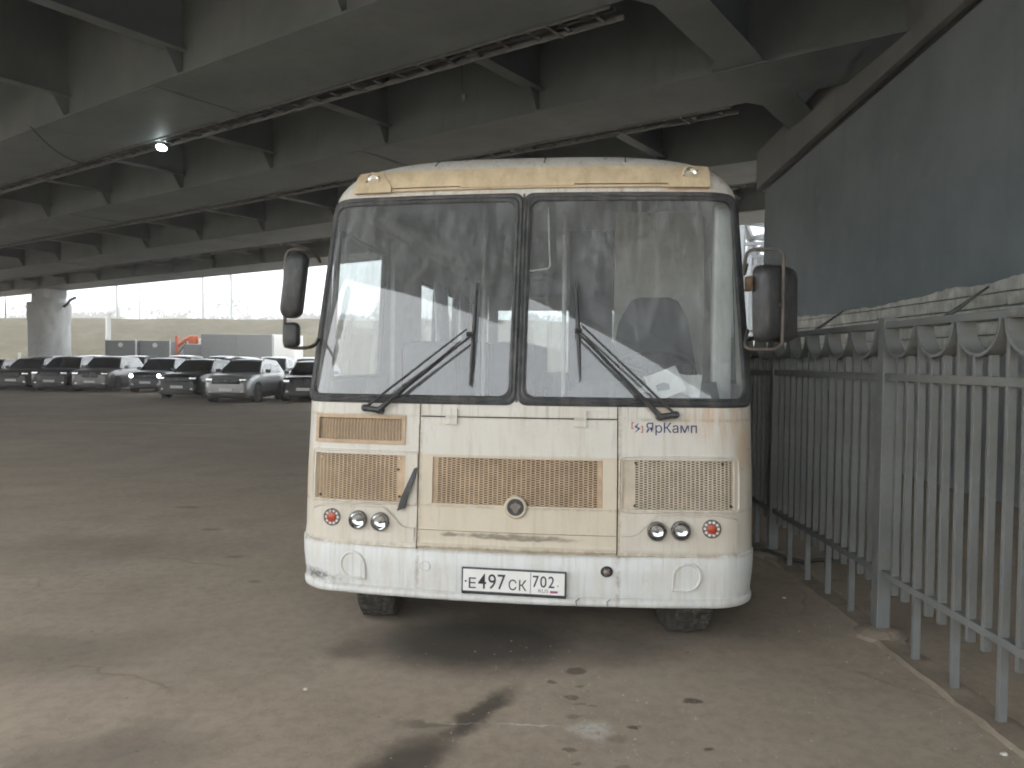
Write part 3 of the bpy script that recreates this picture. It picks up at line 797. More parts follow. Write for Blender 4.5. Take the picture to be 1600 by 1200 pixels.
def bus_front():
    g = .0035
    # inner carcass behind the panel joints
    weld(shell(slist(-W0, W0), frange(.50, 1.44, 5), off=-.035, th=.01)).build('nose_frame', M_DARKBODY, BUS, True)
    # hood with grille opening
    hl, hr = -.575, .560
    gx0, gx1, gz0, gz1 = -.492, .478, .838, 1.100
    ss = slist(hl + g, hr - g, (gx0, gx1)); zs = [.6875, .76, gz0, .90, .97, 1.04, gz1, 1.16, 1.22, 1.28, 1.328]
    hood = weld(shell(ss, zs, lambda s, z: not (gx0 < s < gx1 and gz0 < z < gz1), 0, .024)).build('hood', M_PAINT, BUS, True, 25)
    strip(slist(hl + g, hr - g), lambda s: .592, lambda s: .685, .006, .03).build('hood_lip', M_PAINT, BUS, True, 25)
    strip(slist(hl + g, hr - g), lambda s: .606, lambda s: .612, .016, .008, 1).build('lip_ridge', M_PAINT, hood, True, 25)
    # belt panel above the hood
    weld(shell(slist(hl + g, hr - g), [1.335, 1.37, 1.41, 1.44], off=0, th=.024)).build('belt_panel', M_PAINT, BUS, True, 25)
    # outer nose panels with their grille openings
    ux0, ux1, uz0, uz1 = -1.205, -.682, 1.186, 1.312
    lx0, lx1, lz0, lz1 = -1.225, -.655, .834, 1.102
    zz = [.585, .65, .72, .78, lz0, .90, .97, 1.04, lz1, 1.15, uz0, 1.23, 1.27, uz1, 1.36, 1.41, 1.44]
    weld(shell(slist(-W0, hl - g, (ux0, ux1, lx0, lx1)), zz, lambda s, z: not (lx0 < s < lx1 and lz0 < z < lz1) and not (ux0 < s < ux1 and uz0 < z < uz1), 0, .024)).build('nose_panel', M_PAINT, BUS, True, 25)
    rx0, rx1, rz0, rz1 = .585, 1.205, .836, 1.108
    zz = [.585, .65, .72, .78, rz0, .90, .97, 1.04, rz1, 1.15, 1.23, 1.31, 1.36, 1.41, 1.44]
    weld(shell(slist(hr + g, W0, (rx0, rx1)), zz, lambda s, z: not (rx0 < s < rx1 and rz0 < z < rz1), 0, .024)).build('nose_panel', M_PAINT, BUS, True, 25)
    # proud frames round the grilles and grille inserts
    def frame(x0, x1, z0, z1, w, off, mat, cs=True):
        return weld(shell(slist(x0 - w, x1 + w, (x0, x1)), [z0 - w, z0, (z0 + z1) / 2, z1, z1 + w], lambda s, z: not (x0 < s < x1 and z0 < z < z1), off, .03)).build('grille_frame', mat, BUS, True, 25)
    def grille(x0, x1, z0, z1, nc, nr, mat, blank_l=0, blank_r=0):
        fr = MB(); back = MB()
        dx = (x1 - x0) / nc; dz = (z1 - z0) / nr
        for i in range(nc + 1):                                            # vertical webs
            s = x0 + i * dx; w = dx * .115
            a, b = max(x0, s - w), min(x1, s + w)
            fr.add([SP(a, z0, -.012), SP(b, z0, -.012), SP(b, z1, -.012), SP(a, z1, -.012), SP(a, z0, -.022), SP(b, z0, -.022), SP(b, z1, -.022), SP(a, z1, -.022)],
                   [(0, 1, 2, 3), (0, 3, 7, 4), (1, 5, 6, 2)])
        for i in range(nc):
            s0, s1 = x0 + i * dx, x0 + (i + 1) * dx
            full = i < blank_l or i >= nc - blank_r
            for j in range(nr + 1):
                zc = z0 + (j + (.5 if i % 2 else 0)) * dz
                h = dz * (.5 if full else .245); za, zb_ = max(z0, zc - h), min(z1, zc + h)
                if zb_ - za < .0005: continue
                of = -.013
                fr.add([SP(s0, za, of), SP(s1, za, of), SP(s1, zb_, of), SP(s0, zb_, of), SP(s0, za, of - .01), SP(s1, za, of - .01), SP(s1, zb_, of - .01), SP(s0, zb_, of - .01)],
                       [(0, 1, 2, 3), (3, 2, 6, 7), (0, 4, 5, 1)])
        o = fr.build('grille', mat, BUS)
        P = [[SP(s, z, -.030) for z in (z0, z1)] for s in slist(x0, x1)]
        back.grid(P); back.build('mesh_backing', M_GRILLE_BACK, o)
        return o
    frame(ux0, ux1, uz0, uz1, .022, .008, M_GRILLE)
    grille(ux0, ux1, uz0, uz1, 26, 12, M_GRILLE)
    gl = grille(lx0, lx1, lz0, lz1, 22, 20, M_GRILLE, 0, 2)
    grille(gx0, gx1, gz0, gz1, 36, 20, M_GRILLE, 1, 1)
    gr = grille(rx0, rx1, rz0, rz1, 26, 20, M_GRILLE_R, 3, 0)
    # raised borders round the lower grilles
    def border(x0, x1, z0, z1, off, name, parent, mat=M_PAINT, r=.006, cr=.03):
        pts = []
        for (cx, cz, a0) in ((x1 - cr, z1 - cr, 0), (x0 + cr, z1 - cr, 90), (x0 + cr, z0 + cr, 180), (x1 - cr, z0 + cr, 270)):
            for k in range(5): a = rad(a0 + k * 22.5); pts.append((cx + cr * math.cos(a), cz + cr * math.sin(a)))
        dense = []
        for i in range(len(pts)):
            a, b = pts[i], pts[(i + 1) % len(pts)]; L = math.hypot(b[0] - a[0], b[1] - a[1]); n = max(1, int(L / .05))
            for k in range(n): dense.append((a[0] + (b[0] - a[0]) * k / n, a[1] + (b[1] - a[1]) * k / n))
        return MB().tube([SP(s, z, off) for s, z in dense], r, 6, True).build(name, mat, parent, True)
    border(lx0 - .018, hl - .010, lz0 - .014, lz1 + .020, .001, 'grille_moulding', BUS, cr=.014)
    border(hr + .010, rx1 + .026, rz0 - .016, rz1 + .018, .001, 'grille_moulding', BUS, cr=.03)
    strip(slist(hl + .006, hr - .006), lambda s: 1.110, lambda s: 1.122, .006, .01, 1).build('hood_moulding', M_PAINT, hood, True)
    strip(slist(hl + .006, hr - .006), lambda s: .815, lambda s: .827, .006, .01, 1).build('hood_moulding', M_PAINT, hood, True)
    # screws
    for (s, z, d) in ((-1.185, 1.08, 0), (-.695, 1.085, 0), (-1.19, .855, 1), (-.69, .865, 1), (.66, 1.092, 1), (1.14, 1.092, 1), (.655, .855, 1), (1.19, .855, 1), (-.70, 1.02, 1)):
        c = SP(s, z, -.010); n = (SP(s, z, .01) - SP(s, z, 0)).normalized()
        MB().cyl(c, c + n * .006, .008, .007, 10).build('screw', M_BLACK if d else M_GRILLE_R, BUS)
    # headlamp pods: a panel with swept upper edge
    def pod(sg):
        x_in = .585 if sg > 0 else .590
        def zt(s):
            a = abs(s)
            u = min(1, max(0, (a - x_in - .05) / .16)); u = u * u * (3 - 2 * u)
            v = min(1, max(0, (a - 1.10) / .12)); v = v * v
            return .690 + .112 * u - .03 * v
        a, b = (x_in, 1.215); ss = slist(a, b, tuple(frange(.6, .85, 14)))
        if sg < 0: ss = [-x for x in reversed(ss)]
        pp = strip(ss, lambda s: .606, zt, .012, .02, 5).build('headlamp_panel', M_PAINT, BUS, True, 25)
        top = MB().tube([SP(s, zt(s) + .002, .010) for s in ss], .007, 6).build('panel_ridge', M_PAINT, pp, True)
    pod(1); pod(-1)
    # lamps
    def aim(s, z, off):
        p = SP(s, z, off); n = (SP(s, z, .01) - SP(s, z, 0)).normalized()
        n = (n + Vector((0, -1.4, 0))).normalized()
        return Matrix.Translation(p) @ n.to_track_quat('Z', 'Y').to_matrix().to_4x4()
    for i, (s, z) in enumerate(((-.926, .726), (-.791, .722), (.776, .722), (.906, .727))):
        M = aim(s, z, .012); e = MB().lathe([(.052, -.02), (.054, .020), (.051, .032), (.046, .034), (.045, .028)], M, 32, False).build('headlight', M_STEEL, BUS, True)
        MB().lathe([(.0455, .029), (.0435, .017), (.037, .008), (.026, .0035), (.012, .0015), (.001, .001)], M, 32, False).build('reflector', M_REFL, e, True)
        MB().lathe([(.0455, .030), (.040, .036), (.028, .041), (.012, .044), (.001, .0445)], M, 32, False).build('lens', M_LENS, e, True)
        MB().lathe([(.013, .001), (.013, .016), (.009, .022), (.001, .024)], M, 12).build('bulb', M_STEEL, e, True)
    for s, z in ((-1.091, .732), (1.074, .738)):
        M = aim(s, z, .012); e = MB().lathe([(.049, -.02), (.051, .008), (.047, .012), (.046, .004), (.001, .004)], M, 32, False).build('indicator_lamp', M_STEEL, BUS, True)
        MB().lathe([(.027, .004), (.027, .014), (.02, .018), (.001, .019)], M, 24, False).build('red_lens', M_AMBER, e, True)
        for k in range(10):
            a = 2 * PI * k / 10; c = M @ Vector((.0365 * math.cos(a), .0365 * math.sin(a), .004)); n = (M.to_3x3() @ Vector((0, 0, 1))).normalized()
            MB().cyl(c, c + n * .008, .0088, .006, 10).build('clear_diode', M_WHITE, e)
    # emblem
    M = aim(-.006, .833, .012)
    e = MB().lathe([(.062, -.03), (.064, .004), (.056, .012), (.048, .010)], M, 36, False).build('emblem_boss', M_PAINT, BUS, True)
    MB().lathe([(.0485, .006), (.047, .012), (.001, .013)], M, 36, False).build('emblem_disc', M_BLACK, e, True)
    d = [(0, .030), (.010, .020), (.022, .019), (.031, .004), (.018, -.010), (.010, -.026), (0, -.034), (-.010, -.026), (-.018, -.010), (-.031, .004), (-.022, .019), (-.010, .020)]
    vs = [M @ Vector((x, z, .0175)) for x, z in d] + [M @ Vector((x, z, .012)) for x, z in d]; n = len(d)
    MB().add(vs, [tuple(range(n))] + [(i, (i + 1) % n, n + (i + 1) % n, n + i) for i in range(n)]).build('emblem_figure', M_STEEL, e)
    # hood hinges, strap
    for s in (-.387, .350):
        mb = MB()
        ss = frange(s - .034, s + .034, 4)
        weld(shell(ss, [1.288, 1.31, 1.35, 1.378], off=.016, th=.02)).build('hinge', M_PAINT, BUS)
    P = [(-.588, 1.035, .004, .010), (-.602, .985, .012, .017), (-.622, .93, .016, .021), (-.640, .885, .018, .022), (-.655, .84, .018, .023), (-.668, .795, .016, .023)]
    rows = []
    for (s, z, o, w) in P: rows.append([SP(s - w, z - w * .4, o), SP(s - w, z - w * .4, o + .009), SP(s + w, z + w * .4, o + .009), SP(s + w, z + w * .4, o)])
    mb = MB(); mb.grid(rows); mb.add(rows[0], [(0, 1, 2, 3)]); mb.add(rows[-1], [(0, 1, 2, 3)]); mb.build('rubber_strap', M_BLACK, BUS)
    # lettering on the right nose panel
    def letter(body, s0, z0, width, off, mat, name, parent, bold=0.0, height=None, fn=None):
        vs, fs = text_verts(body, 1.0, bold); xs = [v[0] for v in vs]; ys = [v[1] for v in vs]
        k = width / (max(xs) - min(xs)); kz = k if height is None else height / (max(ys) - min(ys)); x0 = min(xs); y0 = min(ys) if height is not None else 0
        fn = fn or (lambda s, z: SP(s, z, off))
        o = MB().add([fn(s0 + (x - x0) * k, z0 + (y - y0) * kz) for x, y, _ in vs], fs)
        return o.build(name, mat, parent)
    letter('ЯрКамп', .716, 1.262, .282, .0022, M_BLUEINK, 'lettering', BUS, .006)
    def flat(pts, off, mat, name):
        MB().add([SP(s, z, off) for s, z in pts], [tuple(range(len(pts)))]).build(name, mat, BUS)
    cx, cz = .668, 1.288
    flat([(cx + .012, cz + .030), (cx - .017, cz + .004), (cx + .004, cz - .006), (cx - .010, cz - .022), (cx - .014, cz - .030), (cx + .018, cz - .004), (cx - .003, cz + .006)], .0022, M_BLUEINK, 'logo_stroke')
    for sg in (-1, 1):
        o1 = .032 * sg; o2 = .020 * sg; zc = cz + (.010 if sg < 0 else -.010)
        flat([(cx + o1, zc + .02), (cx + o2, zc + .02), (cx + o2, zc + .015), (cx + o1 - .005 * sg, zc + .015), (cx + o1 - .005 * sg, zc - .013), (cx + o2, zc - .013), (cx + o2, zc - .018), (cx + o1, zc - .018)], .0022, M_REDINK, 'logo_bracket')

    # ---- bumper: section swept along the plan curve
    sec = [(.03, .300), (-.002, .300), (-.020, .305), (-.028, .316), (-.026, .334), (-.012, .346), (.003, .352), (.002, .46), (.008, .558), (.016, .570), (.03, .573), (.06, .573)]
    ss = slist(-W0, W0); P = []
    for s in ss:
        row = []
        for (o, z) in sec:
            zz = z + .030 * (abs(s) / W0) ** 3 * (1 if z > .45 else 0) + .008 * (abs(s) / W0) ** 2
            w = ip(zz, HWP) + .012
            p = Vector((s * w / W0, SY(s), zz)); n = (SP(s, .5, .01) - SP(s, .5, 0)).normalized()
            row.append(p - n * (o * (1 - .65 * min(1, max(0, abs(s) - .95) / .3)) if o < 0 else o))
        P.append(row)
    # wrap back along the sides
    for side in (0, -1):
        ext = []
        for p in P[side]: ext.append(Vector((p.x, p.y + .35, p.z)))
        P = [ext] + P if side == 0 else P + [ext]
    bum = MB().grid(P).build('bumper', M_BUMPER, BUS, True, 50)
    def BP(s, z, off=0.0):
        n = (SP(s, .5, .01) - SP(s, .5, 0)).normalized(); o = np.interp(z, [.348, .362, .46, .558], [-.008, -.002, .002, .008])
        w = ip(z, HWP) + .012
        return Vector((s * w / W0, SY(s), z)) + n * (off - float(o))
    # fog lamp blanks: raised ring with square foot, tow holes
    for (cx, cz, r, sg) in ((-.954, .468, .072, 1), (.942, .475, .074, -1)):
        pts = [(cx + r * math.cos(rad(a)), cz + r * math.sin(rad(a))) for a in range(-90 if sg < 0 else -90, 181 if sg < 0 else 181, 15)]
        if sg > 0: pts = [(2 * cx - x, z) for x, z in pts]
        pts.append((cx - r * (1 if sg < 0 else -1), cz - r)); 
        n = len(pts)
        mb = MB(); mb.add([BP(x, z, .005) for x, z in pts], [tuple(range(n))]); mb.build('fog_lamp_blank', M_BUMPER, bum)
        MB().tube([BP(x, z, .004) for x, z in pts], .0085, 6, True).build('blank_rim', M_BUMPER, bum, True)
    for (cx, cz, mat) in ((-.521, .486, M_BUMPER), (.505, .496, M_BLACK)):
        pts = [(cx + .030 * math.cos(2 * PI * k / 20), cz + .026 * math.sin(2 * PI * k / 20)) for k in range(20)]
        MB().tube([BP(x, z, .002) for x, z in pts], .005, 6, True).build('tow_eye_rim', M_BUMPER if mat is M_BUMPER else M_BLACK, bum, True)
        MB().add([BP(x, z, .003) for x, z in pts], [tuple(range(20))]).build('tow_eye_cover', mat, bum)
        if mat is M_BLACK:
            p = BP(cx, cz, .003); n = (SP(cx, .5, .01) - SP(cx, .5, 0)).normalized()
            MB().lathe([(.022, 0), (.020, .022), (.010, .030), (.001, .031)], Matrix.Translation(p) @ n.to_track_quat('Z', 'Y').to_matrix().to_4x4(), 12, False).build('tow_bolt', M_STEEL, bum, True)
    for s in (.36, .53): MB().tube([BP(s, .352, .020), BP(s - .02, .335, .024), BP(s - .012, .312, .018)], .0022, 5).build('crack', M_BLACK, bum)
    # number plate
    cx, cz, hw, hh = -.008, .424, .293, .072; py = BP(0, .42, .022).y
    tilt = Matrix.Translation((cx, py, cz)) @ Matrix.Rotation(rad(.6), 4, 'Y')
    fr = MB().cbox(-hw, hw, 0, .014, -hh - .004, hh, .004, tilt).build('plate_holder', M_BLACK, BUS)
    MB().cbox(-hw + .009, hw - .009, -.004, .002, -hh + .014, hh - .008, .0015, tilt).build('number_plate', M_WHITE, fr)
    f2 = lambda x, z: tilt @ Vector((x, -.0052, z))
    def pl(body, x0, z0, wdt, h, bold=.004, mat=M_INK): letter(body, x0, z0, wdt, 0, mat, 'plate_character', fr, bold, h, f2)
    zb = -.042
    pl('Е', -.250, zb, .040, .060); pl('4', -.198, zb, .046, .084); pl('9', -.141, zb, .044, .084); pl('7', -.088, zb, .044, .084)
    pl('С', -.026, zb, .044, .060); pl('К', .032, zb, .042, .060)
    pl('7', .108, -.018, .034, .064); pl('0', .149, -.018, .036, .064); pl('2', .194, -.018, .034, .064)
    pl('RUS', .140, -.047, .056, .020, 0.0, M_STEEL)
    def rect(x0, x1, z0, z1, mat, y=-.0052): MB().add([tilt @ Vector(p) for p in ((x0, y, z0), (x1, y, z0), (x1, y, z1), (x0, y, z1))], [(0, 1, 2, 3)]).build('plate_mark', mat, fr)
    rect(.0945, .0975, -.056, .062, M_INK); rect(.205, .247, -.034, -.0275, M_WHITE); rect(.205, .247, -.0405, -.034, M_BLUEFLAG); rect(.205, .247, -.047, -.0405, M_REDINK)
    for bx, bz, m_ in ((-.268, -.004, M_INK), (.246, -.006, M_TAN)):
        c = tilt @ Vector((bx, -.0045, bz)); MB().cyl(c, c + Vector((0, -.003, 0)), .006, .005, 10).build('plate_bolt', m_, fr)
bus_front()

# ---- glazing, roof, body
GZ0, GZ1 = 1.452, 2.612
def rrect(s0, s1, z0, z1, r, step=.05):
    pts = []
    for (cx, cz, a0) in ((s1 - r, z1 - r, 0), (s0 + r, z1 - r, 90), (s0 + r, z0 + r, 180), (s1 - r, z0 + r, 270)):
        for k in range(7): a = rad(a0 + k * 15); pts.append((cx + r * math.cos(a), cz + r * math.sin(a)))
    out = []
    for i in range(len(pts)):
        a, b = pts[i], pts[(i + 1) % len(pts)]; n = max(1, int(math.hypot(b[0] - a[0], b[1] - a[1]) / step))
        for k in range(n): out.append((a[0] + (b[0] - a[0]) * k / n, a[1] + (b[1] - a[1]) * k / n))
    return out
def windscreen(s0, s1):
    mb = MB(); ss = slist(s0 - .018, s1 + .018); zs = frange(GZ0 - .018, GZ1 + .018, 10)
    mb.grid([[SP(s, z, -.004) for z in zs] for s in ss])
    o = mb.build('windscreen', M_GLASS, BUS, True, 60)
    # rubber gasket: band between two rounded rectangles
    inn = rrect(s0, s1, GZ0, GZ1, .055); cx, cz = (s0 + s1) / 2, (GZ0 + GZ1) / 2; hx, hz = (s1 - s0) / 2, (GZ1 - GZ0) / 2
    gw = .050
    P = []
    cl = lambda s: max(-W0, min(W0, s))
    for (s, z) in inn:
        fs = cx + (s - cx) * (hx + gw) / hx; fz = cz + (z - cz) * (hz + gw) / hz
        mid = (s + (fs - s) * .5, z + (fz - z) * .5)
        P.append([SP(cl(s), z, -.010), SP(cl(s), z, .008), SP(cl(s + (fs - s) * .3), z + (fz - z) * .3, .017), SP(cl(mid[0]), mid[1], .011), SP(cl(s + (fs - s) * .75), z + (fz - z) * .75, .017), SP(cl(fs), fz, .006), SP(cl(fs), fz, -.012)])
    MB().grid(P, True).build('gasket', M_RUBBER, o, True, 40)
windscreen(-1.282, -.062); windscreen(.036, 1.282)
strip(frange(-.02, -.006, 2), lambda s: 1.42, lambda s: 2.66, .002, .03, 6).build('centre_post', M_RUBBER, BUS)

ZS = 2.66
def ztop(u): return ZS + .30 * max(0.0, 1 - abs(u) ** 4) ** .42
def RP(s, a, off=0.0):
    """roof nose: a 0..90 degrees from screen header to roof crown"""
    u = s / W0; zt = ztop(u); y = ip(ZS, PROF) + SY(s) + .40 * (1 - math.cos(a)); z = ZS + (zt - ZS) * math.sin(a)
    w = ip(ZS, HWP)
    p = Vector((s * w / W0, y, z))
    if off:
        p += Vector((.25 * u, -math.cos(a) * .9 - .1, math.sin(a) * .6)).normalized() * off
    return p
def HP(s, z, off=0.0):
    u = s / W0; zt = ztop(u); a = math.asin(max(-.2, min(.985, (z - ZS) / (zt - ZS)))); return RP(s, a, off)
LEN = 7.0
def bus_body():
    # header strip joining screen gasket and roof
    ss = slist(-W0, W0)
    P = []
    for s in ss:
        row = [SP(s, 2.63, -.006)] + [RP(s, rad(a)) for a in (0, 10, 20, 30, 40, 50, 60, 70, 80, 90)]
        y = row[-1].y; x, z = row[-1].x, row[-1].z
        row += [Vector((x, yy, z)) for yy in (1.2, 2.4, 3.6, 4.8, 6.0, LEN - .25)]
        row += [Vector((x * .99, LEN - .05, z - (z - 2.6) * .35)), Vector((x * .985, LEN, min(z, 2.6)))]
        P.append(row)
    roof = MB().grid(P).build('roof', M_PAINT, BUS, True, 60)
    sol = roof.modifiers.new('thickness', 'SOLIDIFY'); sol.thickness = .03; sol.offset = -1
    # destination board
    zt = lambda s: min(2.822, ztop(s / W0) - .045)
    def band(ss, zb, ztp, off, th, nz=3):
        mb = MB(); A = [[HP(s, zb(s) + (ztp(s) - zb(s)) * k / nz, off) for k in range(nz + 1)] for s in ss]; B = [[HP(s, zb(s) + (ztp(s) - zb(s)) * k / nz, off - th) for k in range(nz + 1)] for s in ss]
        mb.grid(A); mb.grid(B)
        for j in (0, nz): mb.grid([[A[i][j], B[i][j]] for i in range(len(ss))])
        for i in (0, -1): mb.grid([[A[i][j], B[i][j]] for j in range(nz + 1)])
        return mb
    e = 1.055 * W0 / 1.245
    bd = band(slist(-1.135, 1.135), lambda s: 2.712 if abs(s) < .93 else 2.686, zt, .020, .03).build('destination_board', M_TAN, BUS, True, 30)
    band(slist(-.93, .93), lambda s: 2.692, lambda s: 2.704, .018, .02, 1).build('lower_slot_strip', M_TAN, bd, True, 30)
    band(slist(-.42, .30), lambda s: 2.700, lambda s: 2.720, .026, .02, 1).build('slot_cover', M_TAN, bd, True, 30)
    for sg in (-1, 1):
        ss = slist(.88, 1.135) 
        if sg < 0: ss = [-x for x in reversed(ss)]
        band(ss, lambda s: 2.686, lambda s: min(zt(s), 2.70 + .16 * min(1, max(0, (abs(s) - .87) / .10))) + .0005, .032, .03).build('lamp_plinth', M_TAN, bd, True, 30)
        c = HP(sg * 1.012, 2.766, .030); M = Matrix.Translation(c) @ Vector((sg * .12, -1, .1)).to_track_quat('Z', 'Y').to_matrix().to_4x4()
        l = MB().lathe([(.046, -.02), (.046, .012), (.038, .016), (.036, .008)], M, 28, False).build('marker_lamp', M_TAN, BUS, True)
        MB().lathe([(.037, .008), (.028, .018), (.012, .023), (.001, .024)], M, 24, False).build('lens', M_LENS, l, True)
        MB().lathe([(.036, .004), (.02, -.006), (.001, -.01)], M, 24, False).build('reflector', M_CHROME, l, True)
        for a in (20, 200): 
            pp = M @ Vector((.041 * math.cos(rad(a)), .041 * math.sin(rad(a)), .014)); MB().cyl(pp, pp + Vector((0, -.004, 0)), .005, .004, 8).build('screw', M_BLACK, l)
    # roof seam lines
    for s in (.10, -.62, .62):
        MB().tube([RP(s, rad(a), .002) for a in (46, 60, 75, 90)] + [Vector((RP(s, rad(90)).x, 3.5, RP(s, rad(90)).z + .002))], .004, 5).build('roof_seam', M_RUBBER, roof)
    # side walls with window openings
    ZL = [.42, .60, .80, 1.00, 1.20, 1.40, 1.52, 1.75, 2.05, 2.25, 2.40, 2.50, 2.58, 2.66]
    def side(sg, wins, name):
        YL = sorted({.0, LEN} | {w[0] for w in wins} | {w[1] for w in wins} | {.44, .80, 1.40})
        YL = [y for y in YL]
        def pt(y, z, inn=0):
            w = ip(z, HWP) - inn
            yc = ip(z, PROF) + SY(W0)
            return Vector((sg * w, max(y, yc) if y > .01 else yc, z))
        mb = MB(); nz = len(ZL)
        arch = lambda y, z: z < .86 and (abs(y - .98) < .58 or abs(y - 4.75) < .56)
        YL = sorted(set(YL) | {.42, .98, 1.54, 4.19, 4.75, 5.31})
        hole = lambda y, z: any(a < y < b and c < z < d for a, b, c, d in wins) or arch(y, z)
        for inn in (0, .03):
            for i in range(len(YL) - 1):
                for j in range(nz - 1):
                    if hole((YL[i] + YL[i + 1]) / 2, (ZL[j] + ZL[j + 1]) / 2): continue
                    mb.add([pt(YL[i], ZL[j], inn), pt(YL[i + 1], ZL[j], inn), pt(YL[i + 1], ZL[j + 1], inn), pt(YL[i], ZL[j + 1], inn)], [(0, 1, 2, 3)])
        sw = mb.build(name, M_PAINT, BUS)
        for (a, b, c, d) in wins:
            P = [pt(a + .01, c + .01, .012), pt(b - .01, c + .01, .012), pt(b - .01, d - .01, .012), pt(a + .01, d - .01, .012)]
            MB().add(P, [(0, 1, 2, 3)]).build('side_window', M_SIDEGLASS, BUS)
            n = MB().tube([P[0], P[1], P[2], P[3]], .022, 6, True); n.build('window_rubber', M_RUBBER, sw)
        return sw
    zc, zd = 1.52, 2.40
    left = [(.62, 1.72, 1.52, 2.50), (2.72, 3.55, zc, zd), (3.72, 4.55, zc, zd), (4.72, 5.55, zc, zd), (5.72, 6.6, zc, zd)]
    right = [(.66, 1.62, 1.52, 2.40), (2.35, 3.25, zc, zd), (3.42, 4.32, zc, zd), (4.49, 5.4, zc, zd), (5.57, 6.6, zc, zd)]
    lw = side(-1, left, 'side_wall'); rw = side(1, right, 'side_wall')
    # door leaf on the kerb side, behind the front axle
    MB().cbox(-1.33, -1.305, 1.82, 2.58, .48, 2.42, .008).build('door', M_PAINT, BUS)
    # rear wall with windows
    mb = MB()
    for (x0, x1, z0, z1) in ((-1.30, 1.30, .42, 1.5), (-1.245, -1.10, 1.5, 2.66), (1.10, 1.245, 1.5, 2.66), (-.06, .06, 1.5, 2.4), (-1.10, 1.10, 2.4, 2.9)):
        mb.box(x0, x1, LEN - .03, LEN, z0, z1)
    mb.build('rear_wall', M_PAINT, BUS)
    for a in (-1, 1): MB().box(min(a * .06, a * 1.10), max(a * .06, a * 1.10), LEN - .02, LEN - .014, 1.5, 2.4).build('rear_window', M_SIDEGLASS, BUS)
    # floor, underbody, axle
    MB().box(-1.26, 1.26, .40, LEN - .05, .74, .80).build('floor', M_DASH, BUS)
    MB().box(-.55, .55, .12, LEN - .2, .42, .735).build('chassis', M_DARKBODY, BUS)
    MB().box(-1.2, 1.2, 1.75, 3.95, .46, .735).build('underfloor_light_block', M_DARKBODY, BUS)  # dark box added so no light shows through beneath the bus
    mb = MB().cyl((-1.0, .64, .47), (1.0, .64, .47), .06, n=10); mb.build('front_axle', M_DARKBODY, BUS)
    MB().box(-1.05, 1.05, .20, .40, .50, .735).build('front_tray', M_DARKBODY, BUS)
bus_body()

def bus_wheel(x, y, steer, r=.475, w=.24, wrap=1):
    M = Matrix.Translation((x, y, r - .004)) @ Matrix.Rotation(steer, 4, 'Z') @ Matrix.Rotation(rad(90), 4, 'Y')
    prof = [(r * .56, -w * .45), (r * .80, -w * .5), (r * .95, -w * .46), (r * .985, -w * .36), (r * .985, w * .36), (r * .95, w * .46), (r * .80, w * .5), (r * .56, w * .45)]
    e = MB().lathe(prof, M, 40, False).build('wheel', M_TYRE, BUS, True, 40)
    mb = MB(); n = 34
    for k in range(n):
        for (a, b, ph) in ((-w * .40, -w * .14, 0), (-w * .12, w * .12, .5), (w * .14, w * .40, 0)):
            R = M @ Matrix.Rotation(2 * PI * (k + ph) / n, 4, 'Z')
            mb.box(r * .972, r * .999, -.030, .030, a, b, R)
    mb.build('tread', M_TYRE, e)
    MB().lathe([(r * .57, w * .38), (r * .53, w * .40), (r * .50, w * .2), (r * .25, w * .15), (r * .22, w * .42), (.001, w * .44)], M, 28, False).build('rim', M_STEEL, e, True)
bus_wheel(-.945, .64, rad(9)); bus_wheel(.955, .64, rad(9)); bus_wheel(-1.0, 4.75, 0); bus_wheel(1.0, 4.75, 0)

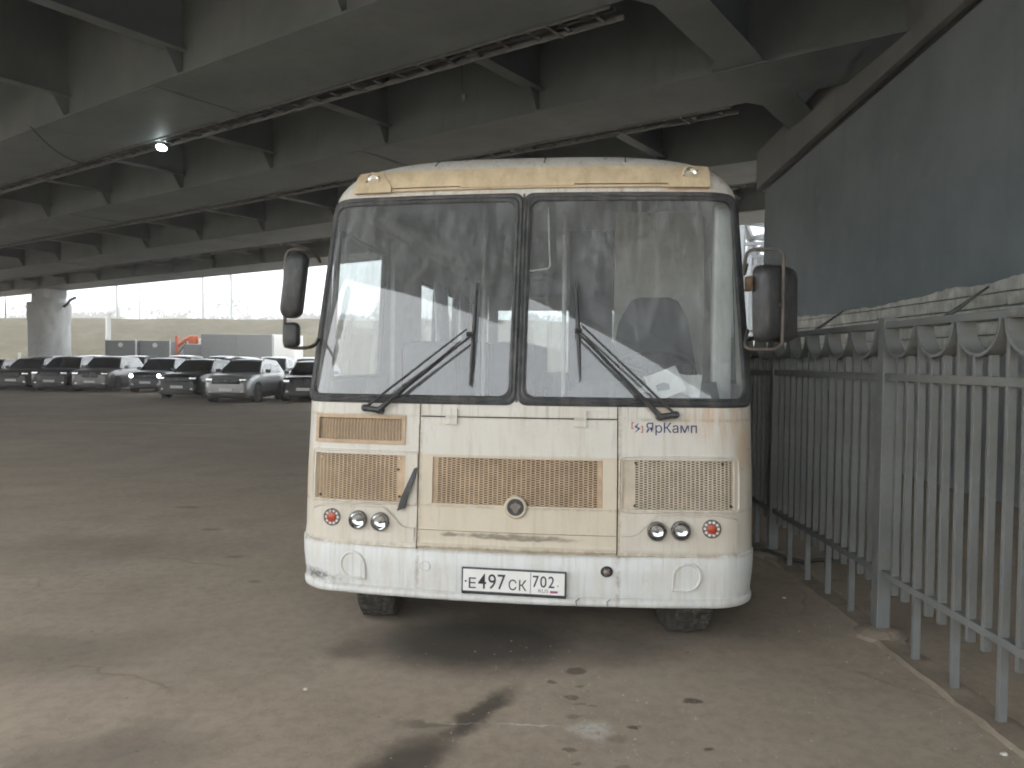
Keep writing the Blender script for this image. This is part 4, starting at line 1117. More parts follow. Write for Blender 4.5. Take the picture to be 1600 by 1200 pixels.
def bus_interior():
    # dashboard and engine cover
    mb = MB()
    ss = frange(-1.14, 1.14, 20)
    A = [[Vector((s, SP(s, 1.38).y + .05, 1.375)), Vector((s, SP(s, 1.42).y + .30, 1.44 + (.10 if s > .25 else 0))), Vector((s, SP(s, 1.42).y + .52, 1.40 + (.12 if s > .25 else 0))), Vector((s, SP(s, 1.42).y + .56, 1.0)), Vector((s, SP(s, 1.42).y + .56, .8))] for s in ss]
    mb.grid(A); mb.build('dashboard', M_DASH, BUS, True, 40)
    MB().cbox(-.50, .36, .62, 1.9, .8, 1.34, .08).build('engine_cover', M_DASH, BUS, True)
    # driver seat
    st = MB().cbox(.48, 1.12, 1.05, 1.55, 1.18, 1.34, .05).build('driver_seat', M_SEAT, BUS, True)
    poly = [(.50, 1.30), (1.13, 1.30), (1.15, 1.55), (1.07, 1.98), (1.00, 2.10), (.94, 2.125), (.72, 2.125), (.66, 2.10), (.58, 1.95), (.50, 1.55)]
    MB().prism(poly, 1.46, 1.62, Matrix.Translation((0, 0, 0))).build('backrest', M_SEAT, st, True, 40)
    MB().cyl((.80, 1.3, .8), (.80, 1.3, 1.2), .09, n=10).build('pedestal', M_BLACK, st)
    # steering wheel
    c = Vector((.80, .88, 1.60)); R = Matrix.Translation(c) @ Matrix.Rotation(rad(-28), 4, 'X')
    w = MB().tube([R @ Vector((.25 * math.cos(2 * PI * k / 32), .25 * math.sin(2 * PI * k / 32), 0)) for k in range(32)], .016, 8, True).build('steering_wheel', M_BLACK, BUS, True)
    mb = MB()
    for a in (90, 210, 330): mb.cyl(R @ Vector((0, 0, -.02)), R @ Vector((.25 * math.cos(rad(a)), .25 * math.sin(rad(a)), 0)), .014, n=6)
    mb.cyl(R @ Vector((0, 0, -.05)), R @ Vector((0, 0, .02)), .06, n=14); mb.cyl(R @ Vector((0, 0, -.04)), (.80, .70, 1.25), .03, n=8); mb.build('spokes', M_BLACK, w)
    # partition behind the driver, dark panel beside it, grab rails
    MB().cbox(.545, 1.22, 1.74, 1.77, .82, 2.80, .006).build('partition', M_PARTITION, BUS)
    MB().cbox(.19, .535, 2.05, 2.08, 1.3, 2.72, .006).build('partition_glass_panel', M_SEAT, BUS)
    MB().cyl((.15, 1.95, .8), (.15, 1.95, 2.85), .018, n=10).build('grab_rail', M_WHITE, BUS, True)
    MB().cyl((-.62, 2.65, .8), (-.62, 2.65, 2.8), .018, n=10).build('grab_rail', M_WHITE, BUS, True)
    MB().tube([(.115, .62, 2.62), (.13, .62, 2.25), (.11, .62, 2.235), (-.03, .62, 2.22)], .005, 6).build('hanging_cord', M_WHITE, BUS)
    # pillar by the driver window and entrance panel
    MB().cbox(1.14, 1.255, .64, .74, 1.38, 2.62, .02).build('driver_pillar', M_WHITE, BUS)
    MB().cbox(-1.24, -1.20, 1.78, 2.68, .82, 2.60, .01).build('entrance_panel', M_INNER, BUS)
    MB().box(-.70, -.66, 2.70, 2.72, .8, 2.4).build('entrance_screen', M_CURTAIN, BUS)
    # side curtains and passenger seats
    for (a, b) in ((3.12, 3.62), (4.40, 4.85), (5.35, 5.85)):
        mb = MB(); P = []
        for i in range(25):
            y = a + (b - a) * i / 24; x = -1.18 + .03 * math.sin(i * 1.5); P.append([(x + .05, y, 1.45), (x, y, 2.42)])
        mb.grid(P); mb.build('curtain', M_CURTAIN, BUS, True)
    for r in range(4):
        for sg in (-1, 1):
            y = 3.3 + r * .85
            s_ = MB().cbox(sg * .72 - .42, sg * .72 + .42, y, y + .42, 1.16, 1.28, .04).build('passenger_seat', M_SEAT, BUS, True)
            for k in (-.21, .21): MB().cbox(sg * .72 + k - .2, sg * .72 + k + .2, y + .40, y + .50, 1.2, 1.86, .05).build('backrest', M_SEAT, s_, True)
    s_ = MB().cbox(-1.08, -.62, 1.15, 1.55, 1.16, 1.28, .04).build('passenger_seat', M_SEAT, BUS, True)
    MB().cbox(-1.07, -.63, 1.48, 1.60, 1.24, 1.80, .08).build('backrest', M_SEAT, s_, True)
bus_interior()

def wiper(piv, elbow, top, bot, k):
    """pantograph wiper: two arms from a pivot plate to the blade"""
    po = lambda s, z, o=.045: SP(s, z, o)
    mb = MB(); pv = [po(*piv, .045), po(piv[0] + .085 * k, piv[1] - .012, .045)]
    mb.tube([pv[0], pv[1]], .017, 10); 
    for p in pv: mb.cyl(p, SP(*piv, -.01) + (p - pv[0]), .022, n=10)
    e = mb.build('wiper', M_BLACK, BUS, True)
    el = po(*elbow, .062); dv = Vector((.03 * k, .0, .014))
    m = lambda a, b, t: a.lerp(b, t)
    MB().tube([pv[0], m(pv[0], el, .03), el - Vector((.02 * k, 0, -.03))], [.014, .008, .005], 8).build('wiper_arm', M_BLACK, e, True)
    MB().tube([pv[1], m(pv[1], el, .35), el + Vector((0, 0, -.012))], [.016, .011, .006], 8).build('wiper_arm', M_BLACK, e, True)
    MB().tube([m(pv[1], el, .12) + Vector((0, -.012, .0)), m(pv[1], el, .9) + Vector((0, -.012, .006))], [.005, .004], 6).build('washer_hose', M_BLACK, e, True)
    a, b = po(*top, .030), po(*bot, .030)
    blade = [m(a, b, t) for t in frange(0, 1, 6)]
    MB().tube(blade, [.006, .009, .012, .013, .012, .009, .006], 6).build('blade', M_BLACK, e)
    MB().tube([p + Vector((0, .018, 0)) for p in blade], .005, 5).build('blade_rubber', M_RUBBER, e)
    mb = MB(); mb.cyl(el, m(a, b, .52), .014, n=8); mb.cyl(el + Vector((-.02, 0, .0)), el + Vector((.02, 0, 0)), .014, n=8); mb.build('blade_joint', M_BLACK, e)
wiper((-.90, 1.372), (-.292, 1.79), (-.275, 2.105), (-.285, 1.505), 1)
wiper((.875, 1.362), (.335, 1.812), (.318, 2.11), (.348, 1.545), -1)

def mirror_set():
    # kerb side (left in the picture): tall head and small square head on a bent arm
    def head(poly, y0, depth, name, parent, M=None):
        """domed housing: outline in xz lofted back to front"""
        cx = sum(p[0] for p in poly) / len(poly); cz = sum(p[1] for p in poly) / len(poly); rows = []
        for (k, y) in ((1.0, depth), (1.0, depth * .55), (.93, depth * .2), (.75, depth * .04), (.3, 0)):
            rows.append([Vector((cx + (x - cx) * k, y0 + y, cz + (z - cz) * k)) for x, z in poly])
        mb = MB(); n = len(poly); mb.grid([[r[i] for r in rows] for i in range(n)], True); mb.add(rows[-1], [tuple(range(n))]); mb.add(rows[0], [tuple(range(n))])
        if M is not None: mb.v = [tuple(M @ Vector(v)) for v in mb.v]
        o = mb.build(name, M_BLACK, parent, True, 50)
        mg = MB(); mg.add([(cx + (x - cx) * .9, y0 + depth + .003, cz + (z - cz) * .94) for x, z in poly], [tuple(range(n))])
        if M is not None: mg.v = [tuple(M @ Vector(v)) for v in mg.v]
        mg.build('mirror_glass', M_CHROME, o)
        return o
    def rr(cx, cz, hx, hz, r, lean=0.0):
        out = []
        for (sx, sz, a0) in ((1, 1, 0), (-1, 1, 90), (-1, -1, 180), (1, -1, 270)):
            for k in range(6):
                a = rad(a0 + k * 18); x = cx + sx * (hx - r) + r * math.cos(a); z = cz + sz * (hz - r) + r * math.sin(a); out.append((x + lean * (z - cz), z))
        return out
    arm = MB(); arm.hoop([(-1.275, .36, 2.26), (-1.255, .24, 2.28), (-1.285, .13, 2.295), (-1.345, .10, 2.29), (-1.378, .09, 2.24), (-1.382, .09, 2.0), (-1.385, .09, 1.76), (-1.36, .09, 1.725), (-1.28, .14, 1.72), (-1.262, .24, 1.74), (-1.285, .36, 1.78)], .011, 8)
    a = arm.build('mirror_bracket', M_HOOP, BUS, True)
    head(rr(-1.330, 2.085, .064, .192, .05, .12), .055, .07, 'mirror_head', BUS)
    head(rr(-1.345, 1.795, .048, .075, .035, 0), .06, .05, 'mirror_head', BUS)
    MB().cyl((-1.375, .10, 2.02), (-1.32, .09, 2.02), .018, n=8).build('mirror_clamp', M_BLACK, a)
    # driver side (right in the picture): big turned head on a hoop
    arm = MB(); arm.hoop([(1.285, .34, 2.22), (1.235, .14, 2.14), (1.225, .06, 2.20), (1.235, .05, 2.245), (1.27, .05, 2.262), (1.375, .04, 2.262), (1.412, .04, 2.24), (1.42, .04, 2.19), (1.42, .03, 1.80), (1.412, .03, 1.755), (1.37, .03, 1.728), (1.27, .04, 1.728), (1.235, .06, 1.745), (1.262, .20, 1.80), (1.30, .36, 1.84)], .0092, 8)
    a = arm.build('mirror_bracket', M_HOOP, BUS, True)
    M = Matrix.Translation((1.405, .10, 0)) @ Matrix.Rotation(rad(38), 4, 'Z') @ Matrix.Translation((-1.405, -.10, 0))
    head(rr(1.405, 1.975, .138, .208, .06, -.03), .05, .10, 'mirror_head', BUS, M)
    MB().cbox(1.228, 1.262, .02, .09, 2.04, 2.12, .01).build('mirror_clamp', M_GRILLE_BACK, a)
    MB().cyl((1.42, .03, 1.965), (1.385, .06, 1.96), .016, n=8).build('mirror_clamp', M_BLACK, a)
mirror_set()
BUSM = Matrix.Translation((.028, 4.2, 0)) @ Matrix.Rotation(rad(-7.0), 4, 'Z')
def papers():
    def sheet(name, c, w, h, yaw, roll, label, print_=True):
        e = empty(name, BUSM @ Vector(c), rad(-7.0))
        M = Matrix.Rotation(rad(yaw), 4, 'Z') @ Matrix.Rotation(rad(-24), 4, 'X') @ Matrix.Rotation(rad(roll), 4, 'Y')
        mb = MB(); P = []
        for i in range(6):
            u = -w / 2 + w * i / 5; P.append([M @ Vector((u, .012 * math.sin(i * .9) + .02 * (k / 3) ** 2, h * k / 3)) for k in range(4)])
        mb.grid(P); s = mb.build('sheet', M_PAPER, e, True)
        if print_:
            mb = MB(); mb.add([M @ Vector((x, -.004 + .01 * (z / h), z)) for x, z in ((-w * .3, h * .3), (w * .05, h * .22), (w * .10, h * .42), (-w * .05, h * .55), (-w * .28, h * .5))], [(0, 1, 2, 3, 4)]); mb.build('printed_figure', M_DASH, e)
        tag(e, label, 'paper')
    sheet('paper_sheet', (.86, .28, 1.462), .20, .17, 4, -20, 'white printed paper sheet on the dashboard behind the right windscreen')
    sheet('blank_paper', (.955, .31, 1.455), .14, .15, -6, 6, 'blank white paper half hidden behind the printed sheet', False)
    sheet('folded_paper', (.765, .30, 1.455), .13, .09, 10, -30, 'small crumpled paper left of the printed sheet', False)
papers()

# ------------------------------------------------------------------ parked cars
def paint(name, col, metal=.3, rough=.28):
    m = NT(name, rough, metal, .5)
    c = m.mix(m.ramp(m.noise(3, 4), .3, .7), tuple(x * .92 for x in col), col)
    x, y, z = m.xyz()
    d = m.mul(m.ramp(z, .75, .2, 0, 1), m.ramp(m.noise(6, 5, .7), .3, .7))
    m.color(m.mix(m.mul(d, .55), c, (.16, .145, .125)))
    m.b.inputs['Coat Weight'].default_value = .4; m.b.inputs['Coat Roughness'].default_value = .1
    return m.m
PAINTS = {'silver': paint('silver_paint', (.42, .43, .43)), 'black': paint('black_paint', (.018, .02, .024), .2), 'navy': paint('navy_paint', (.014, .02, .036), .2),
          'graphite': paint('graphite_paint', (.20, .195, .19)), 'maroon': paint('maroon_paint', (.075, .016, .016), .2), 'white': paint('white_paint', (.70, .71, .71), 0.0, .35),
          'dark': paint('dark_grey_paint', (.045, .047, .05), .2)}
def make_car(name, label, loc, rz, pnt, L=4.4, Wd=1.85, H=1.66, hood=1.02, kind='suv', grille='bar', lights=None, rails=False, open_hood=False, group='cars parked under the flyover', detail=True, cladding=True):
    e = empty(name, loc, rz); m = PAINTS[pnt]; hw = Wd / 2; belt = hood + .06
    # lower body: stations along y with a rounded section
    st = [(0.00, .30, hood - .26, .74), (.04, .26, hood - .16, .82), (.14, .22, hood - .09, .92), (.34, .21, hood - .035, .975), (.75, .20, hood - .005, 1.0), (1.25, .20, hood + .03, 1.0), (1.75, .20, belt, 1.0),
          (L * .55, .20, belt + .01, 1.0), (L - 1.0, .20, belt + .03, 1.0), (L - .35, .21, belt + .02, .985), (L - .10, .25, belt - .03, .93), (L, .34, belt - .16, .84)]
    P = []
    for (y, z0, z1, k) in st:
        w = hw * k; zm = z0 + (z1 - z0) * .55
        sec = [(0, z0), (w * .80, z0), (w * .965, z0 + .07), (w, zm - .12), (w * .995, zm), (w * .965, z1 - .10), (w * .90, z1 - .03), (w * .70, z1 + .012), (w * .35, z1 + .03), (0, z1 + .035)]
        full = [(-x, z) for x, z in reversed(sec[1:-1])]
        ring = sec + [(-x, z) for x, z in reversed(sec[1:-1])]
        P.append([Vector((x, y, z)) for x, z in ring] + [Vector((ring[0][0], y, ring[0][1]))])
    mb = MB(); mb.grid(P); mb.add(P[0][:-1], [tuple(range(len(P[0]) - 1))]); mb.add(P[-1][:-1], [tuple(range(len(P[-1]) - 1))])
    mb.build('body', m, e, True, 38)
    # greenhouse
    ws0, ws1, r1, r0 = 1.22, 1.92, (L - .62 if kind != 'sedan' else L - 1.25), (L - .18 if kind != 'sedan' else L - .55)
    b0, b1, b2, b3 = hw * .90, hw * .90, hw * .90, hw * .84; t = hw * .70
    zb = belt - .02
    def roof_z(u): return H - .05 * (2 * u - 1) ** 2
    xs = [-1, -.62, 0, .62, 1]
    sections = [(ws0, b0, zb + .0, None), ]
    R = [[Vector((x * b0, ws0 + .10 * abs(x) ** 2, zb)) for x in xs],
         [Vector((x * (t + .01), ws1 + .06 * abs(x) ** 2, H - .075 - .03 * x * x)) for x in xs],
         [Vector((x * t, ws1 + .28, H - .025 - .03 * x * x)) for x in xs],
         [Vector((x * t, (ws1 + r1) / 2, H - .03 * x * x)) for x in xs],
         [Vector((x * t * .98, r1, H - .045 - .03 * x * x)) for x in xs],
         [Vector((x * b3, r0, zb + .05)) for x in xs]]
    mb = MB(); mb.grid(R)
    for s_ in (0, -1):
        base = [Vector((math.copysign(hw * .905, xs[s_]), y, zb)) for y in (ws0 + .10, ws1 + .1, ws1 + .45, (ws1 + r1) / 2, r1, r0)]
        mb.grid([[R[i][s_], base[i]] for i in range(6)])
    mb.build('cabin', m, e, True, 30)
    # glass panels a few millimetres proud
    def pane(nm, q4, off):
        q4 = [Vector(p) for p in q4]; n = (q4[1] - q4[0]).cross(q4[3] - q4[0]).normalized() * off
        MB().add([p + n for p in q4] + [p + n * .2 for p in q4], [(0, 1, 2, 3), (0, 4, 5, 1), (1, 5, 6, 2), (2, 6, 7, 3), (3, 7, 4, 0)]).build(nm, M_CARGLASS, e)
    G = []
    for i, (a, b) in enumerate(((.07, .13), (.90, .93))):
        G.append([R[0][k].lerp(R[1][k], a if i == 0 else b) for k in range(5)])
    mb = MB(); off = Vector((0, -.010, .007)); mb.grid([[p * 1 + off + Vector((-p.x * .07, 0, 0)) for p in row] for row in G]); mb.build('windscreen', M_CARGLASS, e, True)
    for s_ in (0, -1):
        sg = -1 if s_ == 0 else 1
        def side(y, f):
            pts = [(ws0 + .10, R[0][s_]), (ws1 + .06, R[1][s_]), (ws1 + .28, R[2][s_]), ((ws1 + r1) / 2, R[3][s_]), (r1, R[4][s_]), (r0, R[5][s_])]
            yy = [p[1].y for p in pts]; zt = float(np.interp(y, yy, [p[1].z for p in pts])); xt = float(np.interp(y, yy, [abs(p[1].x) for p in pts]))
            z0_ = zb + .05; 
            return Vector((sg * ((hw * .905) + (xt - hw * .905) * f + .008), y, z0_ + (max(zt, z0_ + .02) - .05 - z0_) * f))
        cuts = [(ws0 + .38, ws1 + .62), (ws1 + .70, r1 - .42), (r1 - .34, r1 + (r0 - r1) * .28)] if kind != 'sedan' else [(ws0 + .38, ws1 + .60), (ws1 + .68, r1 - .02)]
        for (a, b) in cuts:
            n = 5; mb = MB(); mb.grid([[side(a + (b - a) * i / n, 0.02), side(a + (b - a) * i / n, .90)] for i in range(n + 1)]); mb.build('side_window', M_CARGLASS, e)
        mb = MB().cbox(sg * (hw - .02) + (0 if sg > 0 else -.20), sg * (hw - .02) + (.20 if sg > 0 else 0), ws0 + .42, ws0 + .52, zb + .02, zb + .16, .03); mb.build('door_mirror', M_BLACK if pnt == 'silver' else m, e, True)
        if detail:
            for yy in (ws1 + .30, ws1 + 1.2): MB().cbox(min(sg * hw * .985, sg * hw * 1.005), max(sg * hw * .985, sg * hw * 1.005), yy, yy + .2, zb - .17, zb - .13, .008).build('door_handle', m, e)
        if rails: MB().tube([R[1][s_] + Vector((0, .15, .03)), R[2][s_] + Vector((0, .05, .075)), R[3][s_] + Vector((0, 0, .075)), R[4][s_] + Vector((0, -.05, .06)), R[4][s_] + Vector((0, .05, .0))], .022, 6).build('roof_rail', M_TRAY if pnt == 'silver' else M_BLACK, e, True)
        # wheels with dark arches
        for yw in (.86, L - .86):
            MB().lathe([(.42, -.02), (.42, .012), (.001, .014)], Matrix.Translation((sg * (hw - .004), yw, .37)) @ Matrix.Rotation(sg * rad(90), 4, 'Y'), 28, False).build('wheel_arch', M_BLACK, e)
            M = Matrix.Translation((sg * (hw - .10), yw, .345)) @ Matrix.Rotation(sg * rad(90), 4, 'Y')
            w_ = MB().lathe([(.20, -.10), (.32, -.11), (.345, -.08), (.345, .10), (.325, .125), (.235, .13)], M, 28, False).build('wheel', M_TYRE, e, True)
            MB().lathe([(.237, .128), (.225, .132), (.20, .10), (.08, .095), (.06, .12), (.001, .122)], M, 20, False).build('rim', M_STEEL if pnt != 'black' else M_TRAY, w_, True)
        if cladding: MB().cbox(min(sg * hw * .97, sg * hw * 1.008), max(sg * hw * .97, sg * hw * 1.008), 1.32, L - 1.32, .22, .40, .02).build('sill', M_BLACK, e)
    # front: bumper insert, grille, lamps, plate, badge
    MB().cbox(-hw * .80, hw * .80, -.03, .12, .20, .40, .04).build('lower_intake', M_BLACK, e, True)
    zc = hood - .22
    if grille == 'kidney':
        for s_ in (-1, 1):
            g = MB().cbox(min(s_ * .03, s_ * .36), max(s_ * .03, s_ * .36), -.035, .05, zc - .17, zc + .10, .04).build('grille', M_BLACK, e, True)
            for k in range(6): MB().box(s_ * .36 - s_ * (.30 * k / 5 + .02) - .006, s_ * .36 - s_ * (.30 * k / 5 + .02) + .006, -.042, -.034, zc - .14, zc + .08).build('grille_bar', M_TRAY, g)
    elif grille == 'bars':
        g = MB().cbox(-.42, .42, -.03, .06, zc - .16, zc + .08, .03).build('grille', M_BLACK, e, True)
        for k in range(11): MB().box(-.36 + k * .072 - .007, -.36 + k * .072 + .007, -.038, -.029, zc - .14, zc + .06).build('grille_bar', M_TRAY, g)
    else:
        g = MB().cbox(-.54, .54, -.032, .06, zc - .13, zc + .07, .03).build('grille', M_BLACK, e, True)
        for k in range(3): MB().box(-.46, .46, -.036, -.027, zc - .05 + k * .04, zc - .038 + k * .04).build('grille_bar', M_TRAY, g)
        MB().cyl((0, -.045, zc), (0, -.026, zc), .055, n=14).build('badge', M_TRAY, e)
    for s_ in (-1, 1):
        mat = M_HEADON if lights else M_LENS
        h = MB().cbox(min(s_ * hw * .56, s_ * hw * .86), max(s_ * hw * .56, s_ * hw * .86), -.012, .20, zc - .05, zc + .085, .035, Matrix.Translation((s_ * hw * .7, 0, 0)) @ Matrix.Rotation(rad(16 * s_), 4, 'Z') @ Matrix.Translation((-s_ * hw * .7, 0, 0)))
        hl = h.build('headlight', M_CHROME if not lights else M_BLACK, e, True)
        M = Matrix.Translation((s_ * hw * .70, -.015, zc + .015)) @ Matrix.Rotation(rad(90), 4, 'X')
        MB().lathe([(.085 if lights else .055, 0), (.07 if lights else .045, .03), (.001, .04)], M, 16, False).build('lens', mat, hl, True)
        MB().cyl((s_ * hw * .66, -.022, .40), (s_ * hw * .66, .04, .40), .055, n=14).build('fog_lamp', M_CHROME, e)
    pl_ = MB().cbox(-.26, .26, -.045, -.02, .44, .552, .006).build('number_plate', M_WHITE, e)
    if open_hood: pass
    MB().box(-hw * .9, hw * .9, .35, L - .35, .16, .30).build('underside', M_BLACK, e)
    if detail:
        for s_ in (-1, 1):
            MB().tube([(s_ * .05, ws0 - .02, hood + .055), (s_ * .40, ws0 - .06, hood + .045)], .012, 5).build('wiper', M_BLACK, e)
    tag(e, label, 'car', group)
    return e
make_car('parked_suv', 'silver SUV with roof rails, nearest and palest car of the front row', (-10.75, 28.5, 0), rad(-2), 'silver', 4.3, 1.84, 1.68, 1.06, 'suv', 'bar', rails=True)
make_car('parked_car', 'dark car half hidden behind the left edge of the bus', (-8.15, 29.6, 0), rad(4), 'black', 4.5, 1.85, 1.62, 1.00, 'suv', 'kidney')
make_car('parked_crossover', 'black crossover directly left of the silver SUV', (-13.7, 31.0, 0), rad(-3), 'black', 4.4, 1.85, 1.66, 1.04, 'suv', 'bar', rails=True)
make_car('parked_car', 'dark blue car with both headlights lit', (-17.6, 36.4, 0), rad(3), 'navy', 4.5, 1.84, 1.70, 1.02, 'suv', 'bar', lights=True)
make_car('parked_suv', 'brownish grey SUV with twin grille, right of two black cars', (-20.6, 37.0, 0), rad(5), 'graphite', 4.8, 1.96, 1.76, 1.08, 'suv', 'kidney')
make_car('parked_suv', 'black SUV with upright grille bars beside the brownish grey SUV', (-22.95, 37.6, 0), rad(6), 'black', 4.8, 1.95, 1.74, 1.08, 'suv', 'bars')
make_car('parked_car', 'black car with barred grille beside the maroon car', (-25.3, 38.3, 0), rad(6), 'dark', 4.6, 1.9, 1.66, 1.02, 'suv', 'bars')
make_car('parked_car', 'dark maroon car cut off by the left edge of the picture', (-27.9, 39.0, 0), rad(6), 'maroon', 4.6, 1.86, 1.58, .98, 'sedan', 'bar')
back = [('white', -29.6, 46, 1.80, 'white car behind the black car with barred grille'), ('graphite', -26.3, 45.4, 1.84, 'grey car behind the black SUV in the second row'),
        ('silver', -20.0, 44.0, 1.88, 'silver car in the second row right of the brownish grey SUV'), ('dark', -17.2, 43.0, 1.86, 'dark car of the second row behind the blue car'),
        ('silver', -15.1, 40.0, 1.80, 'silver car of the second row behind the black crossover'), ('silver', -12.6, 38.4, 1.82, 'silver car of the second row behind the silver SUV'),
        ('white', -10.4, 37.6, 1.80, 'white roofed car behind the dark car beside the bus'), ('black', -23.3, 45.0, 1.84, 'black car in the second row behind the brownish grey SUV')]
for (p_, x, y, h, lab) in back:
    make_car('parked_car', lab, (x, y, 0), rad(3), p_, 4.6, 1.88, h, 1.02, 'suv', 'bar', detail=False, cladding=False)

# ------------------------------------------------------------------ trucks behind the cars
def wheel_pair(e, x0, x1, y, z=.48, r=.48):
    for x in (x0, x1):
        w = MB().lathe([(.2, -.13), (r * .95, -.14), (r, -.1), (r, .1), (r * .95, .14), (.2, .13)], Matrix.Translation((x, y, z)) @ Matrix.Rotation(rad(90), 4, 'Y'), 24, False).build('wheel', M_TYRE, e, True)
        MB().lathe([(.22, .13), (.2, .05), (.001, .05)], Matrix.Translation((x, y, z)) @ Matrix.Rotation(rad(90), 4, 'Y'), 16, False).build('rim', M_STEEL, w)
def box_truck():
    e = empty('box_trailer', (-20.0, 55.0, 0), 0)
    # long grey side seen broadside, white end panel at the right
    b = MB().cbox(-2.55, .02, 0, 2.4, 1.05, 3.45, .03).build('box_panel', M_BOXGREY, e)
    MB().cbox(.03, 2.60, 0, 2.4, 1.05, 3.45, .03).build('box_panel', M_BOXGREY, e)
    MB().cbox(2.61, 2.66, 0, 2.45, 1.02, 3.48, .01).build('front_wall', M_BOXWHITE, e)
    MB().box(-2.6, 3.9, .2, 2.2, .75, 1.04).build('chassis', M_BLACK, e)
    for y in (.25, 2.15):
        for x in (-1.6, -.5, 3.3):
            w = MB().lathe([(.2, -.13), (.46, -.14), (.48, -.1), (.48, .1), (.46, .14), (.2, .13)], Matrix.Translation((x, y, .48)) @ Matrix.Rotation(rad(90), 4, 'X'), 24, False).build('wheel', M_TYRE, e, True)
    MB().cbox(2.70, 4.20, .02, 2.4, 1.0, 3.46, .04).build('white_body', M_BOXWHITE, e, True)
    tag(e, 'long grey box truck with white front standing behind the silver SUV', 'truck')
box_truck()
def tipper(x, y, lab):
    e = empty('dump_truck', (x, y, 0))
    MB().cbox(-1.05, 1.05, 0, 4.5, 1.35, 2.95, .04).build('cargo_body', M_BOXGREY, e)
    MB().cbox(-1.12, -1.05, -.03, .06, 1.3, 3.0, .01).build('corner_post', M_BOXGREY, e); MB().cbox(1.05, 1.12, -.03, .06, 1.3, 3.0, .01).build('corner_post', M_BOXWHITE, e)
    MB().box(-1.05, 1.05, -.03, .0, 1.95, 2.05).build('tailgate_rib', M_BOXGREY, e)
    MB().cyl((.0, -.02, 2.62), (.0, -.045, 2.62), .17, n=18).build('round_mark', M_BOXWHITE, e)
    MB().box(-.5, .5, .2, 6.5, .7, 1.3).build('chassis', M_BLACK, e)
    MB().cbox(-1.1, 1.1, 4.8, 6.5, .8, 2.7, .1).build('cab', M_BOXWHITE, e, True)
    wheel_pair(e, -.95, .95, 1.0); wheel_pair(e, -.95, .95, 2.2); wheel_pair(e, -.95, .95, 5.6)
    tag(e, lab, 'truck')
tipper(-28.35, 55, 'grey dump truck tail with white disc, left one of two')
tipper(-26.05, 55.4, 'grey dump truck tail with white disc, right one of two beside the orange crane')
def crane_truck():
    e = empty('crane_truck', (-23.9, 55.2, 0))
    MB().cyl((-.55, .2, 1.0), (-.55, .2, 3.3), .13, n=10).build('mast', M_ORANGE, e, True)
    mb = MB(); mb.tube([(-.55, .2, 2.5), (.1, .2, 3.05), (.55, .2, 3.2)], [.12, .14, .14], 8); mb.build('boom', M_ORANGE, e, True)
    MB().cbox(.35, .95, -.05, .45, 2.75, 3.35, .10).build('boom_head', M_ORANGE, e, True)
    MB().cyl((-.50, .1, 1.9), (.2, .1, 2.85), .06, n=8).build('ram', M_STEEL, e)
    MB().cbox(-.4, 1.4, 1.0, 2.6, .9, 3.15, .1).build('cab', M_BOXWHITE, e, True)
    MB().cbox(.0, 2.3, 0, .9, 1.2, 2.7, .03).build('cargo_body', M_BOXGREY, e)
    MB().box(-.9, 2.3, .2, 2.4, .6, 1.0).build('chassis', M_BLACK, e)
    wheel_pair(e, -.6, 1.8, .9); wheel_pair(e, -.6, 1.8, 2.2)
    tag(e, 'truck with small orange loading crane behind the black crossover', 'truck')
crane_truck()

# ------------------------------------------------------------------ steel truss bridge seen in the gap on the right
def truss():
    A = Vector((12.2, 42, 0)); g = Vector((.36, .933, 0)).normalized(); s = Vector((g.y, -g.x, 0))
    e = empty('truss_bridge', A); tag(e, 'pale steel truss bridge glimpsed between the bus and the wall', 'bridge')
    def beam(name, a, b, w):
        MB().cyl(a, b, w * .7, n=4).build(name, M_TRUSS, e)
    zb, zt = 3.2, 10.4; pl = 6.0; wd = 5.6
    for j in (0, 1):
        o = s * (j * wd)
        beam('bottom_chord', o + Vector((0, 0, zb)), o + g * pl * 9 + Vector((0, 0, zb)), .42)
        beam('top_chord', o + g * pl * .6 + Vector((0, 0, zt)), o + g * pl * 8.5 + Vector((0, 0, zt)), .42)
        beam('end_post', o + Vector((0, 0, zb)), o + g * pl * .6 + Vector((0, 0, zt)), .42)
        for k in range(9):
            a = o + g * pl * k
            if k: beam('vertical', a + Vector((0, 0, zb)), a + Vector((0, 0, zt)), .24)
            up = k % 2
            beam('diagonal', a + g * (0 if up else pl) + Vector((0, 0, zb)), a + g * (pl if up else 0.6 * (pl if k == 0 else 0)) + Vector((0, 0, zt)), .32)
    for k in range(1, 9):
        a = g * pl * k
        beam('top_strut', a + Vector((0, 0, zt)), a + s * wd + Vector((0, 0, zt)), .26)
        beam('top_strut', a + Vector((0, 0, zt - 1.3)), a + s * wd + Vector((0, 0, zt - 1.3)), .2)
        beam('top_lateral', a + Vector((0, 0, zt)), a + s * wd + g * pl + Vector((0, 0, zt)), .2)
        beam('top_lateral', a + s * wd + Vector((0, 0, zt)), a + g * pl + Vector((0, 0, zt)), .2)
        beam('knee_brace', a + Vector((0, 0, zt - 2.2)), a + s * 1.4 + Vector((0, 0, zt - 1.3)), .18)
    for k in range(0, 10): beam('floor_beam', g * pl * k + Vector((0, 0, zb)), g * pl * k + s * wd + Vector((0, 0, zb)), .3)
    m = Matrix(((s.x, g.x, 0, 0), (s.y, g.y, 0, 0), (0, 0, 1, 0), (0, 0, 0, 1)))
    MB().box(.3, wd - .3, 0, pl * 9, zb + .3, zb + .5, m).build('deck', M_TRUSS, e)
    MB().box(-.5, wd + .5, -.6, .5, -.2, zb - .3, m).build('support_pier', M_PIER, e)
truss()
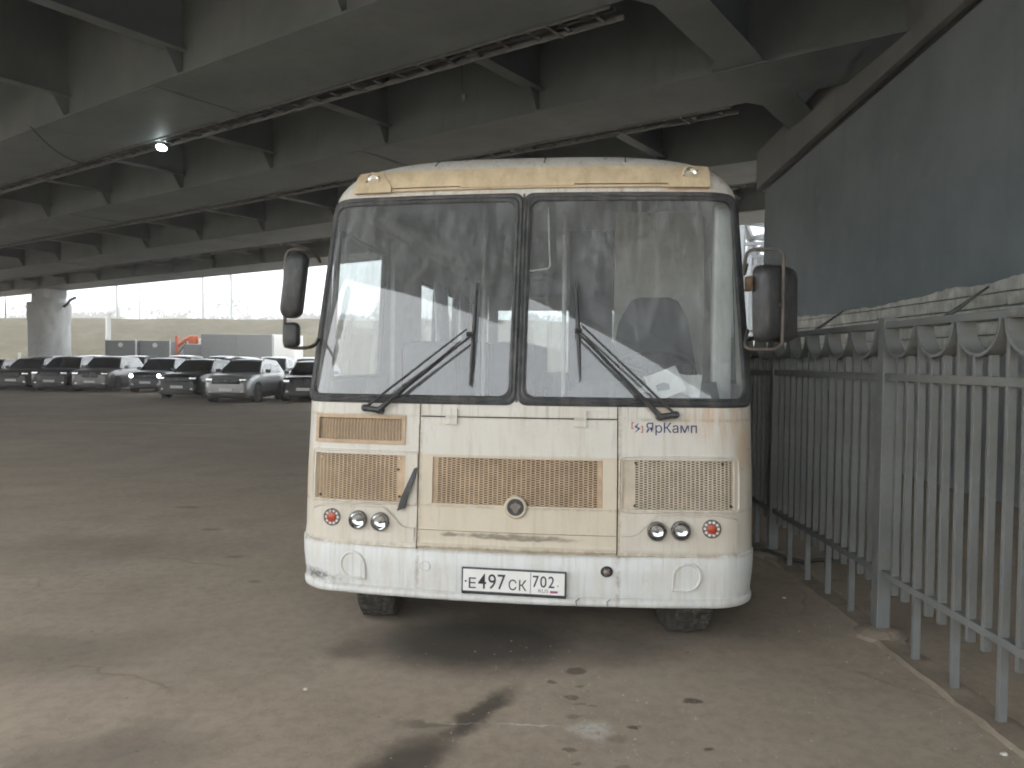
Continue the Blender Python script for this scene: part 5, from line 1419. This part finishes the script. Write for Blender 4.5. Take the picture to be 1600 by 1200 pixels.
def pipe_rack():
    e = empty('pipe_run', (7.2, 23.0, 0)); tag(e, 'horizontal pale pipe on low posts beyond the fence end', 'pipe')
    MB().cyl((-2.2, 0, 2.05), (2.5, .2, 2.05), .14, n=14).build('pipe', M_TRAY, e, True)
    for x in (-1.6, 1.8): MB().cbox(x - .06, x + .06, -.06, .06, 0, 1.92, .01).build('support_post', M_TRAY, e)
pipe_rack()

# ------------------------------------------------------------------ small things on the ground
def hose():
    pts = [(2.0, 6.75, .02), (2.1, 6.62, .02), (2.2, 6.40, .06), (2.3, 6.25, .04), (2.42, 6.2, .02), (2.55, 6.28, .02), (2.72, 6.30, .02), (2.9, 6.2, .02)]
    o = MB().tube(pts, .017, 8).build('hose', M_BLACK, None, True); tag(o, 'thin black hose lying under the fence beside the bus', 'hose')
hose()
PEB = plain('pale_stone', (.55, .53, .48), .9, var=.2, scale=20)
def pebble(x, y, r, lab, grp=None):
    rnd = random.Random(int(x * 1000 + y * 77)); bm = bmesh.new(); bmesh.ops.create_icosphere(bm, subdivisions=2, radius=r)
    for v in bm.verts: v.co = Vector((v.co.x * 1.2, v.co.y * .9, v.co.z * .6)) * (1 + rnd.uniform(-.15, .15))
    me = bpy.data.meshes.new('stone'); bm.to_mesh(me); bm.free(); me.materials.append(PEB)
    o = bpy.data.objects.new('stone', me); COL.objects.link(o); o.location = (x, y, r * .4); tag(o, lab, 'stone', grp)
pebble(2.10, 3.17, .014, 'pale stone at the lower right corner, by the fence foot')
pebble(1.93, 5.3, .012, 'small stone on the asphalt between the bus and the fence')
pebble(-1.02, 3.75, .010, 'small stone on the asphalt left of the wet streak')

def grit():
    rnd = random.Random(21); mb = MB()
    for i in range(3200):
        if i < 900: x, y = 2.22 + rnd.gauss(0, .22), rnd.uniform(2.6, 8.5)
        elif i < 1300: x, y = rnd.gauss(.3, .5), rnd.gauss(3.5, .45)
        else: x, y = rnd.uniform(-6, 5.6), 2.2 + 9 * rnd.random() ** 1.6
        r = rnd.uniform(.0018, .0048) * (1.8 if rnd.random() < .06 else 1)
        a = rnd.random() * 6.28; vs = [(x + r * math.cos(a + k * 1.57) * rnd.uniform(.7, 1.3), y + r * math.sin(a + k * 1.57) * rnd.uniform(.7, 1.3), 0) for k in range(4)]
        mb.add(vs + [(x + rnd.uniform(-.3, .3) * r, y, r * rnd.uniform(.6, 1.1))], [(0, 1, 4), (1, 2, 4), (2, 3, 4), (3, 0, 4)])
    tag(mb.build('grit', plain('grit_stone', (.34, .31, .265), .95, var=.35, scale=30)), 'fine loose grit scattered over the asphalt', 'grit', kind='stuff')
grit()

# ------------------------------------------------------------------ thin haze volume added to lift blacks and fade far things
def haze():
    m = bpy.data.materials.new('haze_air'); m.use_nodes = True; nt = m.node_tree; nt.nodes.clear()
    out = nt.nodes.new('ShaderNodeOutputMaterial'); v = nt.nodes.new('ShaderNodeVolumePrincipled')
    v.inputs['Color'].default_value = (.95, .96, .97, 1); v.inputs['Density'].default_value = HAZE; v.inputs['Anisotropy'].default_value = .55
    nt.links.new(v.outputs[0], out.inputs['Volume'])
    o = MB().box(-720, 720, -720, 720, -1, 26).build('haze', m); tag(o, None, None, kind='stuff')
HAZE = 0.0023
haze()
